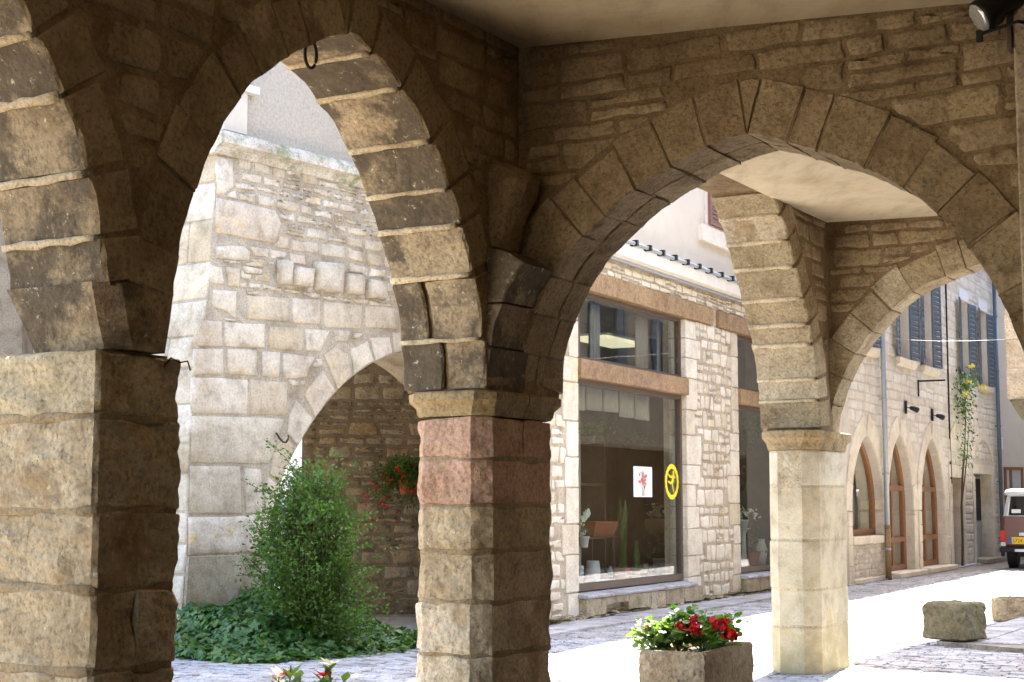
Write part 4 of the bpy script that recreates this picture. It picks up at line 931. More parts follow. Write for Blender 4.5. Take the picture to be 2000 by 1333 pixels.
# upper windows: recessed frames, sills, shutters standing open
sh_open = [(1683, 1), (1700, 0)]
for i, c in enumerate(wins):
    a0, a1 = c[0][0], c[1][0]
    f = MB(); f.box(FF, a0, a0 + .07, -.34, -.28, 4.9, 7.05); f.box(FF, a1 - .07, a1, -.34, -.28, 4.9, 7.05); f.box(FF, (a0 + a1) / 2 - .05, (a0 + a1) / 2 + .05, -.34, -.28, 4.9, 7.05); f.box(FF, a0, a1, -.345, -.285, 6.2, 6.27)
    o = f.build('window', M['white'], FH); mk('pane', *boxvf(FF, a0, a1, -.315, -.31, 4.9, 7.05), M['glass'], o)
    mk('window_back', *boxvf(FF, a0 - .1, a1 + .1, -.7, -.6, 4.87, 7.2), M['curtainw'], FH)
    V = [[FF.P(x, d, z) for d, z in ((-.3, 4.72), (.02, 4.72), (.1, 4.78), (.12, 4.9), (-.3, 4.93))] for x in (a0 - .35, a1 + .35)]
    mk('window_sill', *loftvf(V), M['reveal'], FH)
    mk('window_lintel', *prism(FF, [(a0 - .12, 7.06), (a1 + .12, 7.06), (a1 + .12, 7.36), (a0 - .12, 7.36)], -.4, .03, rnd, .008, .002), M['white'], upw2)
    sw = .42
    for sgn, hinge in ((-1, a0), (1, a1)):
        ang = R(9) if sgn < 0 else R(7)
        A_ = FF.A * math.cos(ang) * sgn + FF.N * math.sin(ang); fs = Frame(FF.P(hinge + sgn * .03, .03, 0), A=A_, N=np.cross([0, 0, 1], A_))
        louvred(fs, 0, .6, -.018, .018, 4.95, 7.03, FH, 'shutter', 16, .05)
mk('eaves', *boxvf(FF, -2.4, 15.4, -.5, .35, 8.6, 8.75), M['wood'], FH)
mk('roof', *loftvf([[FF.P(a, d, z) for d, z in ((.8, 8.76), (-1.6, 9.8), (-3.4, 8.76), (-3.4, 8.9), (-1.6, 9.95), (.8, 8.9))] for a in (-2.4, 15.6)]), M['terra'], FH)
mk('back_wall', *boxvf(FF, -2.4, 15.4, -3.2, -2.6, 0, 8.6), M['render2'], FH)
# ---- house closing the street, with a wooden shop window
gE = FF.P(15.45, -.4, 0); FE = Frame(gE, A=np.array([.93, .37, 0]), N=np.array([.37, -.93, 0]))
EH = thing('street_end_house', gE, 'plain beige rendered house with an orange-brown framed window behind the car', 'house')
mk('wall', *boxvf(FE, -.02, 14, -6, 0, 0, 9), M['render2'], EH)
q0, q1 = FE.px(1960, 918), FE.px(1994, 960)
f = MB()
wx0, wx1 = q0[0], q1[0]
for a in (wx0, (wx0 * .68 + wx1 * .32), wx1): f.box(FE, a, a + .07, -.03, .05, .6, q0[1])
f.box(FE, wx0, wx1 + .07, -.03, .06, q0[1], q0[1] + .08); f.box(FE, wx0, wx1 + .07, -.03, .06, .55, .62)
fo = f.build('window', M['wood'], EH); mk('pane', *boxvf(FE, wx0 + .05, wx1, .002, .01, .6, q0[1]), M['ceramic'], fo)
mk('roof', *loftvf([[FE.P(a, d, z) for d, z in ((.5, 9), (-3, 10.4), (-6.5, 9), (-6.5, 9.2), (-3, 10.6), (.5, 9.2))] for a in (-.3, 14)]), M['terra'], EH)
# ---- neighbouring house beyond the arcade: upper storey jettied out on a corbelled corner
s0 = 8.0
NH = thing('jettied_house', FA.P(s0, 0, 0), 'weathered stone house corner jettied out on a mossy rounded corbel at the right edge', 'house')
rnd = random.Random(101)
mk('lower_wall', *boxvf(FA, s0 + .2, 46, 1.2, 7, 0, 3.05), M['arcmortar'], NH)
ub = mk('upper_wall', *boxvf(FA, s0 + .015, 46, .015, 7, 3.06, 9.6), M['render3'], NH)
z = 3.07
while z < 9.4:
    z1 = min(z + rnd.uniform(.3, .5), 9.55); ln = rnd.uniform(.4, .8)
    mk('quoin', *plan_loft(FA, rect(s0, s0 + ln, 0, rnd.uniform(.45, .9), .02), [z + .006, z + .02, (z + z1) / 2, z1 - .02, z1 - .006], rnd, .006, .01), M['pier2'], ub); z = z1
cs = []
for z, o in ((2.35, .75), (2.42, .52), (2.6, .36), (2.62, .3), (2.8, .14), (3.0, .03), (3.06, .0)):
    cs.append([FA.P(a + rnd.uniform(-.01, .01), d + rnd.uniform(-.01, .01), z) for a, d in densify(rect(s0 + o, s0 + 1.6, o * .9, 1.3, .12), 2, .0, rnd)])
mk('corbel', *loftvf(cs), M['block'], NH, True)
mk('roof', *loftvf([[FA.P(a, d, z) for d, z in ((-1.1, 9.6), (3.5, 11.2), (7.5, 9.6), (7.5, 9.75), (3.5, 11.4), (-1.1, 9.75))] for a in (s0 - .5, 46)]), M['terra'], NH)  # out-of-view eave stretched to place the shadow edge on the paving
for k in range(9):
    a = s0 + 2.5 + k * 4
    mk('window_pane', *boxvf(FA, a, a + 1., .0, .012, 4.6, 6.3), M['carblack'], ub)
    for x in (a - .62, a + 1.02): mk('shutter', *boxvf(FA, x, x + .6, -.045, .01, 4.6, 6.3), M['shutter'], ub)

# ------------------------------------------------------------------ plants: leaves as small folded faces
def unit(v): v = Vector(v); return v.normalized() if v.length > 1e-6 else Vector((0, 0, 1))
def leaf(mb, p, up, dirv, size, kind='oval'):
    p = Vector(p); n = unit(up); t = Vector(dirv); t = unit(t - n * t.dot(n)); b = n.cross(t)
    if kind == 'oval':
        mb.add([p, p + t * size * .5 + b * size * .27 + n * size * .07, p + t * size, p + t * size * .5 - b * size * .27 + n * size * .07], [(0, 1, 2), (0, 2, 3)])
    elif kind == 'ivy':
        pr = ((0, 0), (.28, .42), (.12, .3), (.62, .44), (.48, .2), (1., 0), (.48, -.2), (.62, -.44), (.12, -.3), (.28, -.42))
        pr = ((0, 0), (-.1, .4), (.3, .3), (.5, .52), (.62, .2), (1., 0), (.62, -.2), (.5, -.52), (.3, -.3), (-.1, -.4))
        mb.add([p + t * size * x + b * size * y - n * size * .22 * (abs(y) + max(0, x - .5) * .5) for x, y in pr], [tuple(range(10))])
    elif kind == 'round':
        V = [p + t * size * .5 - n * size * .06]; k = 9
        V += [p + t * size * (.5 + .5 * math.cos(a)) + b * size * .5 * math.sin(a) + n * size * (.05 * math.cos(5 * a)) for a in [2 * math.pi * i / k for i in range(k)]]
        mb.add(V, [(0, i + 1, (i + 1) % k + 1) for i in range(k)])
    elif kind == 'blade':
        mb.add([p - b * size * .04, p + b * size * .04, p + t * size * .55 + b * size * .06 + n * .01, p + t * size + n * .0, p + t * size * .55 - b * size * .06 + n * .01], [(0, 1, 2, 3, 4)])
def rv(r, s=1.): return Vector((r.gauss(0, s), r.gauss(0, s), r.gauss(0, s)))
def flowerhead(c, r, mat, parent, rnd, n=46, name='flower_head'):
    mb = MB()
    for _ in range(n):
        d = unit(rv(rnd)); d.z = abs(d.z) * .9 - .15; d = unit(d); leaf(mb, Vector(c) + d * r * rnd.uniform(.55, .9), unit(d + rv(rnd, .35)), rv(rnd), r * rnd.uniform(.55, .8), 'round')
    return mb.build(name, mat, parent)
def geranium(base, h, spread, rnd, label, flowers, fm='redpetal', lm='ger', nleaf=90, group='geraniums in the stone troughs', name='geranium', ls=(.045, .085)):
    o = thing(name, base, label, 'flower', group); st = MB(); lv = MB(); base = Vector(base)
    for k in range(9):
        a = rnd.uniform(0, 6.28); tip = base + Vector((math.cos(a) * spread * rnd.uniform(.2, 1), math.sin(a) * spread * rnd.uniform(.2, 1), h * rnd.uniform(.5, .85)))
        mid = base.lerp(tip, .5) + Vector((0, 0, h * .1)); st.tube([base + Vector((0, 0, -.02)), mid, tip], [.006, .005, .003], 5)
        for _ in range(nleaf // 9):
            q = mid.lerp(tip, rnd.uniform(-.2, 1.1)) + rv(rnd, spread * .22); q.z = max(q.z, base.z + .01)
            leaf(lv, q, unit(Vector((0, 0, 1)) + rv(rnd, .5)), rv(rnd), rnd.uniform(*ls), 'round')
    lv.build('foliage', M[lm], o); 
    for (p, r) in flowers:
        p = Vector(p); st.tube([base.lerp(p, .15), base.lerp(p, .6) + rv(rnd, .01), p], [.004, .0035, .003], 5); flowerhead(p, r, M[fm], o, rnd)
    st.build('stems', M['greenstem'], o); return o
# ---- stone troughs
def trough(O, A, N, L, W, H, label, wall=.07, name='stone_trough', mat='trough'):
    fr = Frame(O, A=A, N=N); rnd = random.Random(int(L * 1000) + 5); o = thing(name, fr.P(L / 2, W / 2, 0), label, 'planter', 'stone flower troughs')
    def ringp(i, z): return [fr.P(a + .014 * N3((a * 16, d * 16, z * 16 + 2)) + .009 * N3((a * 40, d * 40, z * 40)), d + .014 * N3((a * 16 + 7, d * 16, z * 16)) + .009 * N3((a * 40, d * 40 + 3, z * 40)), z) for a, d in densify([(i, i), (L - i, i), (L - i, W - i), (i, W - i)], 12, .0, rnd)]
    secs = [ringp(.02, 0.), ringp(.008, .02), *[ringp(.0, H * k / 12) for k in range(1, 12)], ringp(.004, H - .02), ringp(.016, H), ringp(wall - .012, H), ringp(wall, H - .015), ringp(wall, H - .09)]
    V, F = loftvf(secs); mk('basin', V, F, M[mat], o, False)
    mk('soil', *loftvf([[fr.P(a, d, z) for a, d in ((wall, wall), (L - wall, wall), (L - wall, W - wall), (wall, W - wall))] for z in (H - .085, H - .05)]), M['soil'], o)
    return fr
C1, L1, R1 = ground(1375, 1276, .46), ground(1242, 1271, .46), ground(1470, 1254, .46)
A1 = (R1 - C1) / np.linalg.norm(R1 - C1); N1 = (L1 - C1); N1 = N1 - A1 * np.dot(N1, A1); N1 /= np.linalg.norm(N1)
tl, tw = np.linalg.norm(R1 - C1), abs(np.dot(L1 - C1, N1))
T1 = trough((C1[0], C1[1], .0), A1, N1, tl, tw, .46, 'square tooled stone trough of red geraniums between the two front piers')
rnd = random.Random(111)
def flo(x, y, dep): r = ray(x, y); return CAM + r * dep / r[1]
yc = T1.P(tl / 2, tw / 2, 0)[1]
fl1 = [((1250 + 6, 1232), .03), ]
# four plants; the flower heads follow the photograph, at the depth of the trough
geranium(T1.P(tl * .72, tw * .28, .42), .3, .24, rnd, 'red geranium at the right end of the middle stone trough', [(flo(1405, 1221, yc - .25), .07), (flo(1424, 1243, yc - .28), .065), (flo(1383, 1219, yc), .035)], nleaf=110)
geranium(T1.P(tl * .4, tw * .36, .42), .3, .24, rnd, 'red geranium with scarlet heads in the centre of the middle trough', [(flo(1357, 1217, yc - .2), .058), (flo(1357, 1232, yc - .3), .055), (flo(1327, 1230, yc - .24), .056), (flo(1346, 1247, yc - .15), .025)], nleaf=120)
geranium(T1.P(tl * .22, tw * .84, .42), .28, .26, rnd, 'sunlit pale leaved geranium with faded pink heads at the trough left end', [(flo(1268, 1232, yc - .1), .045), (flo(1262, 1228, yc + .05), .03), (flo(1232, 1240, yc), .02)], fm='pinkpetal', lm='palegreen', nleaf=230)
geranium(T1.P(tl * .35, tw * .68, .42), .36, .18, rnd, 'tall leafy geranium without flowers in the middle trough', [], lm='ger', nleaf=90)
# trough between the two left piers: only its flowers rise into the picture
c2 = FA.P(-7.35, -.3, 0); T2 = trough(FA.P(-7.85, -.55, 0), FA.A, FA.N, 1.0, .45, .44, 'stone trough of lilies and pale flowers between the two left piers')
def lily(x, y, dep, h, label, fm, nb=14, flower=True, group='lilies in the left trough'):
    top = flo(x, y, dep); base = Vector((top[0], top[1], .40)); o = thing('lily', base, label, 'flower', group); st = MB(); lv = MB(); top = Vector(top)
    st.tube([base, base.lerp(top, .5) + rv(rnd, .008), top], [.006, .005, .004], 6)
    for k in range(nb):
        f = rnd.uniform(.2, .95); a = rnd.uniform(0, 6.28); dv = Vector((math.cos(a), math.sin(a), .9)); leaf(lv, base.lerp(top, f), unit(dv.cross(Vector((0, 0, 1))).cross(dv)), dv, rnd.uniform(.06, .11), 'oval')
    lv.build('foliage', M['palegreen'], o); st.build('stem', M['greenstem'], o)
    if flower:
        mb = MB()
        for k in range(7):
            a = k * .9 + rnd.uniform(-.2, .2); dv = Vector((math.cos(a), math.sin(a), rnd.uniform(.1, .9))); leaf(mb, top, unit(dv.cross(Vector((0, 0, 1))).cross(dv)), dv, rnd.uniform(.06, .085), 'oval')
        mb.build('flower', M[fm], o)
ty = FA.P(-7.35, -.33, 0)[1]
lily(545, 1322, ty, .3, 'pink striped lily at the left end of the left trough', 'pinkpetal'); lily(568, 1300, ty, .3, 'tall green budded stem in the left trough', 'palegreen', 16, False)
lily(585, 1316, ty + .1, .3, 'leafy stem beside the tall budded stem', 'palegreen', 14, False); lily(632, 1322, ty + .05, .3, 'deep red lily in the middle of the left trough', 'redpetal')
lily(645, 1300, ty + .1, .3, 'pale blossom stem at the right of the left trough', 'whitepetal', 16); lily(672, 1316, ty, .3, 'dark slender stem at the right end of the left trough', 'palegreen', 6, False)
# right trough and the old block on a low paved platform
PLT = [(3.62, .12), (3.1, 1.3), (2.4, 3.), (8., 3.), (8.6, .12)]
stp = tag(mk('platform', *loftvf([[FA.P(a, d, z) for a, d in PLT] for z in (-.01, .06)]), M['ground']), kind='structure')
for i in range(8):
    for j in range(6):
        a, d = 3.5 + i * .58 + rnd.uniform(-.03, .03), .16 + j * .46
        q = [(a + .01, d + .01), (a + .55, d + .01), (a + .55, d + .44), (a + .01, d + .44)]
        if a < 3.62 - (d - .12) * .44 + .0: continue
        V, F = loftvf([[FA.P(x, y, .05) for x, y in q], [FA.P(x, y, .072) for x, y in q], [FA.P(x, y, .08) for x, y in shrink(q, .012)]], caps=False); F.append((8, 9, 10, 11)); mk('paving_slab', V, F, M['sett'], stp)
bC = ground(1885, 1254, .075); bL = ground(1803, 1248, .075); bR = ground(1912, 1243, .075)
Ab = (bL - bC); lb = np.linalg.norm(Ab); Ab /= lb; Nb = np.array([-Ab[1], Ab[0], 0]); Nb = Nb if np.dot(Nb, bR - bC) > 0 else -Nb
FBk = Frame((bC[0], bC[1], .075), A=Ab, N=Nb); secs = []; rb_ = random.Random(17)
hB = CAM[2] - .075 - (1176 - HOR) / FPX * bC[1]
for z in (0, .02, .06, .1, .15, .2, .25, .3, .35, hB - .04, hB - .015, hB):
    e = .03 if z in (0, hB) else (.01 if z == hB - .015 else 0); secs.append([FBk.P(a + .03 * N3((a * 7, d * 7, z * 7 + 3)) + .018 * N3((a * 21, d * 21, z * 21)), d + .03 * N3((a * 7 + 9, d * 7, z * 7)) + .018 * N3((a * 21, d * 21 + 5, z * 21)), max(0, z + (.012 * N3((a * 12, d * 12, 1)) if z > .3 else 0))) for a, d in densify([(e, e), (lb - e, e), (lb - e, lb * .85 - e), (e, lb * .85 - e)], 10, 0, rb_)])
tag(mk('stone_block', *loftvf(secs), M['block'], None), 'rough mossy square stone block standing beyond the pale pier', 'stone block')
pC = ground(1945, 1206, .07)
T3 = trough((pC[0], pC[1], .0), FA.A * .35 + FA.N * .936, np.array([-(FA.A * .35 + FA.N * .936)[1], (FA.A * .35 + FA.N * .936)[0], 0]), 1.1, .42, .33, 'low pale stone trough with sparse seedlings at the right edge')
for x, dx in ((1958, 0), (1986, .1)):
    p = flo(x, 1166, T3.P(.2, .2, 0)[1]); geranium((p[0], p[1], .26), .1, .06, rnd, 'small sparse seedling in the right trough, %s' % ('nearer its left end' if x < 1970 else 'with a yellow bud'), [], nleaf=14, group='seedlings in the right trough', name='seedling', ls=(.02, .035))

# ------------------------------------------------------------------ shrub, ivy and hanging fuchsia by the corner house
sb = ground(612, 1275); SHR = thing('evergreen_shrub', sb, 'tall loose evergreen shrub in front of the passage arch', 'shrub')
rs = random.Random(121); st = MB(); lv = MB(); H = 2.05; base = Vector(sb)
env = ((.0, .35), (.3, .52), (.7, .68), (1.1, .7), (1.45, .62), (1.75, .45), (2.05, .16))
def er(z): return float(np.interp(z, [e[0] for e in env], [e[1] for e in env]))
for k in range(280):
    z = rs.uniform(.05, 2.0); a = rs.uniform(0, 6.28); lob = 1 + .75 * mnoise.noise(Vector((math.cos(a) * 1.3, math.sin(a) * 1.3, z * 1.6 + 4))); r = er(z) * rs.uniform(.45, 1.1) * lob; tip = base + Vector((math.cos(a) * r + .06 * math.sin(z * 3), math.sin(a) * r, z + rs.uniform(-.05, .12)))
    root = base + Vector((rs.uniform(-.06, .06), rs.uniform(-.06, .06), z * rs.uniform(.2, .6))); mid = root.lerp(tip, .55) + Vector((0, 0, -.03)) + rv(rs, .03)
    st.tube([root, mid, tip], [.008, .005, .002], 4, False)
    big = rs.uniform(.75, 1.3)
    for q in range(int(120 * rs.uniform(.35, 1.3))):
        f = rs.random() ** .4; p = root.lerp(mid, f * 2) if f < .5 else mid.lerp(tip, f * 2 - 1); p = p + rv(rs, .035 + .03 * f)
        leaf(lv, p, unit(Vector((0, 0, .8)) + rv(rs, .7)), rv(rs) + (tip - root) * .8, rs.uniform(.03, .062) * big, 'oval')
for k in range(26):
    a = rs.uniform(0, 6.28); z = rs.uniform(.5, 1.9); root = base + Vector((math.cos(a) * .2, math.sin(a) * .2, z)); tip = root + Vector((math.cos(a), math.sin(a), rs.uniform(.1, .9))) * rs.uniform(.45, .75); st.tube([root, root.lerp(tip, .5) + Vector((0, 0, .05)), tip], [.005, .004, .002], 4, False)
    for q in range(46): f = rs.uniform(.2, 1); leaf(lv, root.lerp(tip, f) + Vector((0, 0, .2 * f * (1 - f))) + rv(rs, .025), unit(Vector((0, 0, .8)) + rv(rs, .6)), rv(rs) + (tip - root), rs.uniform(.03, .06), 'oval')
for k in range(5): st.tube([base + Vector((rs.uniform(-.1, .1), rs.uniform(-.1, .1), 0)), base + Vector((rs.uniform(-.1, .1), rs.uniform(-.1, .1), .8)), base + Vector((rs.uniform(-.15, .15), rs.uniform(-.15, .15), 1.6))], [.025, .018, .006], 6)
lv.build('foliage', M['leaf'], SHR); st.build('stems', M['stem'], SHR)
# ivy: ground cover heaped against the plinth
iv = MB(); ri = random.Random(131)
def ivyh(x, y):      # height of the heap over the ground, in corner-house coordinates
    a, d, _ = FL.loc((x, y, 0)); e = max(0., 1 - ((a - .92) / 1.62) ** 2); f = max(0., 1 - (max(d - .05, 0) / 2.05) ** 1.8)
    return (.1 + .42 * e) * f * (e > .0) * (.75 + .5 * (.5 + mnoise.noise(Vector((x * 1.7, y * 1.7, 0)))))
core_v = []; nA, nD = 26, 16; F = []
for i in range(nA + 1):
    for j in range(nD + 1):
        p = FL.P(-.7 + 3.5 * i / nA, -.02 + 2.1 * j / nD, 0); core_v.append((p[0], p[1], max(-.02, ivyh(p[0], p[1]) * .8 - .05)))
for i in range(nA):
    for j in range(nD): k = i * (nD + 1) + j; F.append((k, k + 1, k + nD + 2, k + nD + 1))
for k in range(6500):
    p = FL.P(ri.uniform(-.75, 2.85), ri.uniform(.0, 2.15), 0); h = ivyh(p[0], p[1])
    if h < .035: continue
    e = .05; nx = (ivyh(p[0] - e, p[1]) - ivyh(p[0] + e, p[1])) / (2 * e); ny = (ivyh(p[0], p[1] - e) - ivyh(p[0], p[1] + e)) / (2 * e)
    n = unit(Vector((nx, ny, 1.)) + rv(ri, .38)); leaf(iv, (p[0], p[1], h * ri.uniform(.75, 1.08)), n, Vector((nx, ny, -.4)) + rv(ri, .7), ri.choice((.6, .8, 1., 1., 1.25)) * ri.uniform(.06, .12), 'ivy')
for k in range(420):
    t = ri.uniform(0, 6.28); p = FL.P(.92 + 1.66 * math.cos(t) * ri.uniform(.92, 1.12), max(.02, 2.05 * abs(math.sin(t)) * ri.uniform(.9, 1.12)), 0); leaf(iv, (p[0], p[1], ri.uniform(.015, .06)), unit(Vector((0, 0, 1)) + rv(ri, .3)), rv(ri), ri.uniform(.045, .1), 'ivy')
ivb = len(iv.V); tag(iv.build('ivy', M['ivy']), 'glossy dark green ivy spreading over the ground at the foot of the corner house', 'ivy', kind='stuff')
tag(mk('ivy_bed', core_v, F, M['soil']), kind='structure')
# dark climber on the passage jamb behind the shrub
cl = MB(); cst = MB(); cb = FL.P(jl + .15, -.5, 0); CLM = thing('climbing_ivy', cb, 'dark ivy climbing the shaded jamb behind the shrub', 'climber')
for k in range(3600):
    z = ri.uniform(0, 2.1); wdt = .45 * (1 - z / 3.2); leaf(cl, FL.P(jl + .05 + abs(ri.gauss(0, .16)), -.5 + ri.gauss(0, wdt * .7), z), unit(Vector(FL.A) + rv(ri, .5)), Vector((0, 0, -1)) + rv(ri, .6), ri.uniform(.05, .1), 'ivy')
cst.tube([FL.P(jl + .04, -.5, 0), FL.P(jl + .06, -.45, 1.), FL.P(jl + .04, -.5, 1.9)], [.03, .02, .01], 6)
cl.build('foliage', M['leaf'], CLM); cst.build('stem', M['stem'], CLM)
# hanging fuchsia on the rubble wall
fp = FW.px(790, 940); fb = FW.P(fp[0], .3, fp[1]); FU = thing('hanging_fuchsia', fb, 'hanging fuchsia with small red bells on the passage wall', 'flower')
fl_ = MB(); fr_ = MB(); fs_ = MB()
for k in range(130):
    a = ri.uniform(0, 6.28); r = ri.uniform(.1, .6); tip = Vector(fb) + Vector((math.cos(a) * r - .05, math.sin(a) * r * .5 - .12, .32 - ri.uniform(0, 1.25) * (r * 1.5))); fs_.tube([Vector(fb), Vector(fb).lerp(tip, .5) + Vector((0, 0, .12)), tip], [.005, .004, .002], 4, False)
    for q in range(34):
        f = ri.random(); p = Vector(fb).lerp(tip, f) + Vector((0, 0, .12 * 4 * f * (1 - f))) + rv(ri, .04); leaf(fl_, p, unit(Vector((0, -.4, .8)) + rv(ri, .6)), rv(ri), ri.uniform(.035, .065), 'oval')
    if ri.random() < .5:
        c = tip + Vector((0, 0, -.06))
        for q in range(6): leaf(fr_, c, unit(rv(ri)), Vector((ri.gauss(0, .5), ri.gauss(0, .5), -1)), ri.uniform(.04, .06), 'oval')
fl_.build('foliage', M['leaf'], FU); tag(fr_.build('flowers', M['redpetal'], FU), kind='stuff'); fs_.build('stems', M['stem'], FU)
mk('bracket', *tubevf([FW.P(fp[0], -.02, fp[1] - .05), FW.P(fp[0], .3, fp[1] - .02)], .012, 6), M['iron'], FU)
mk('pot', *lathe(Vector(fb) - Vector((0, 0, .2)), [(.07, 0), (.11, .17), (.115, .19), (.09, .19)]), M['terra'], FU)

# ------------------------------------------------------------------ ironwork and fittings on the arcade
# ring hanging from the crown of the left arch
rc = FA.P(*(lambda q: (q[0], -.07, q[1]))(FA.px(607, 107, -.07))); zr = .075
ring = MB(); pts = [Vector(rc) + Vector(FA.N) * (.045 * math.cos(t)) * 0 + Vector(FA.A * math.cos(R(20)) + FA.N * math.sin(R(20))) * .036 * math.cos(t) + Vector((0, 0, 1)) * zr * math.sin(t) for t in np.linspace(0, 2 * math.pi, 25)]
ring.tube(pts, .009, 8, False); ring.tube([Vector(rc) + Vector((0, 0, zr)), Vector(rc) + Vector((0, 0, zr + .07))], .012, 6)
tag(ring.build('iron_ring', M['iron'], None, True), 'rusty iron ring hanging from the crown of the left arch', 'ring')
q = FA.px(1502, 428, -.3); q2 = FA.px(1518, 388, -.05)
hk = MB().tube([FA.P(q[0], -.3, q[1]), FA.P((q[0] + q2[0]) / 2, -.17, (q[1] + q2[1]) / 2), FA.P(q2[0], -.05, q2[1])], .008, 6); hk.tube([FA.P(q[0] - .03, -.32, q[1] + .0), FA.P(q[0], -.3, q[1]), FA.P(q[0] + .04, -.28, q[1] + .03)], .016, 6)
tag(hk.build('iron_rod', M['iron']), 'thin iron rod fixed under the arch beside the pale pier', 'hook')
# twisted wires on top of the left pier
tag(MB().tube([FA.P(-8.78, -.02, 2.21), FA.P(-8.74, .0, 2.27), FA.P(-8.7, .02, 2.25), FA.P(-8.66, .03, 2.26), FA.P(-8.63, .02, 2.22)], .004, 5).build('loose_wire', M['iron']), 'bent bit of loose wire on top of the left pier', 'wire')
# spotlight on the cross wall
FBs = FB; lp = FB.px(1912, 36, .25)
SPL = thing('spotlight', FB.P(lp[0] + .1, .02, lp[1] + .05), 'black cylindrical spotlight with a silvery reflector high on the cross wall', 'lamp')
ax = unit(Vector(FB.A) * -.78 + Vector(FB.N) * .5 + Vector((0, 0, -.62))); c = Vector(FB.P(lp[0], .25, lp[1]))
mk('housing', *tubevf([c + ax * .0, c - ax * .02, c - ax * .1, c - ax * .12, c - ax * .36, c - ax * .38], [.09, .095, .088, .072, .07, .04], 20), M['black'], SPL, True)
mk('reflector', *tubevf([c + ax * .012, c + ax * .004, c - ax * .01], [.064, .082, .086], 20), M['lens'], SPL, True)
mk('bracket', *tubevf([c + Vector((0, 0, -.09)), c + Vector(FB.A) * .2 + Vector((0, 0, -.05)), Vector(FB.P(lp[0] + .3, -.01, lp[1] - .02))], .01, 6), M['black'], SPL)
mk('clamp', *boxvf(Frame(c + Vector((0, 0, -.13)), A=FB.A, N=FB.N), -.015, .015, -.015, .015, 0, .06), M['black'], SPL)
# pilaster strip and cable trunking at the right edge
px0 = FB.px(1986, 300, .12)[0]
tag(mk('timber_post', *boxvf(FB, px0, px0 + .2, .03, .12, 0, 4.36, .012), M['pier2'], None), 'pale upright post against the cross wall at the right edge', 'post')
for k, (x0, x1) in enumerate(((1964, 1976), (1977, 1988))):
    a0, a1 = FB.px(x0, 50, .13)[0], FB.px(x1, 50, .13)[0]
    tag(mk('cable_trunking', *boxvf(FB, a0, a1, .03, .13 - .02 * k, FB.px(x0, 98, .13)[1], 4.37, .006), M['frame'], None), ('left' if k == 0 else 'right') + ' of two dark cable trunkings beside the spotlight', 'cable trunking', 'cable trunkings beside the spotlight')

# ------------------------------------------------------------------ inside the shop window
rp = random.Random(141)
def at(x, y, d): a, z = FS.px(x, y, d); return a, z
def shopthing(name, x, y, d, label, cat, group=None):
    a, z = at(x, y, d); return thing(name, FS.P(a, d, z), label, cat, group), a, z
def potprof(r, h): return [(r * .72, 0), (r * .78, h * .1), (r * .95, h * .82), (r * 1.06, h * .84), (r * 1.06, h), (r * .92, h), (r * .9, h * .9)]
# display plinth inside the windows
for a0, a1, d1 in ((Wl + .05, Wr - .05, -.5), (W2l + .05, W2r - .05, -.5)):
    pass
mk('display_ledge', *boxvf(FS, Wl + .02, Wr + .3, -.95, -.42, .301, .43, .01), M['cornicew'], SH); mk('display_ledge', *boxvf(FS, W2l + .02, W2r + .3, -.95, -.42, .301, .43, .01), M['ceramic'], SH)
def potted(x, ybase, w_px, h_px, d, label, pot='ceramic', plant='blade', n=26, ph=.6, leafm='palegreen', ls=None, base_z=None, name='potted_plant', spread=.12, group='plants in the shop window', sq=False):
    a, z = at(x, ybase, d); z = base_z if base_z is not None else z; f = FS.P(a, d, z)[1] / FPX
    r = w_px * f / 2; h = h_px * f; o = thing(name, FS.P(a, d, z), label, 'plant', group)
    if sq: mk('pot', *boxvf(FS, a - r, a + r, d - r, d + r, z, z + h, r * .12), M[pot], o)
    else: mk('pot', *lathe(FS.P(a, d, z), potprof(r, h)), M[pot], o, True)
    mk('soil', *lathe(FS.P(a, d, z + h * .86), [(r * .8, 0), (r * .8, h * .04)], 12), M['soil'], o)
    lv = MB(); b = Vector(FS.P(a, d, z + h * .88))
    for k in range(n):
        t = rp.uniform(0, 6.28)
        if plant == 'blade':
            dv = Vector((math.cos(t) * .32, math.sin(t) * .32, 1)); leaf(lv, b + Vector((math.cos(t), math.sin(t), 0)) * r * rp.uniform(0, .6), unit(Vector((math.cos(t), math.sin(t), .1))), dv, ph * rp.uniform(.6, 1.05), 'blade')
        else:
            p = b + Vector((rp.gauss(0, spread), rp.gauss(0, spread), abs(rp.gauss(ph * .45, ph * .3)))); leaf(lv, p, unit(Vector((0, 0, 1)) + rv(rp, .6)), rv(rp), rp.uniform(*(ls or (.04, .08))), plant)
    lv.build('foliage', M[leafm], o); return o
zl = .431
potted(1217, 1140, 26, 22, -.62, 'tall narrow green leaved plant in a red pot', 'terra', 'blade', 40, 1.1, base_z=zl, sq=True)
potted(1243, 1140, 26, 18, -.66, 'grassy plant in a tan square pot beside the red pot', 'basket', 'blade', 44, .5, base_z=zl, sq=True)
potted(1290, 1130, 30, 30, -.8, 'leafy plant in a grey tub at the right of the window', 'zinc', 'oval', 90, .5, base_z=zl, ls=(.06, .12))
potted(1140, 1070, 22, 22, -.6, 'small white potted plant at the left of the window', 'ceramic', 'oval', 40, .2)
potted(1150, 866, 26, 14, -.7, 'bushy plant in a hanging dark pot at the window top left', 'frame', 'oval', 150, .3, 'ger', spread=.2)
potted(1238, 880, 40, 14, -1.6, 'bright green fern on the high shelf', 'frame', 'oval', 170, .2, 'ger', spread=.25)
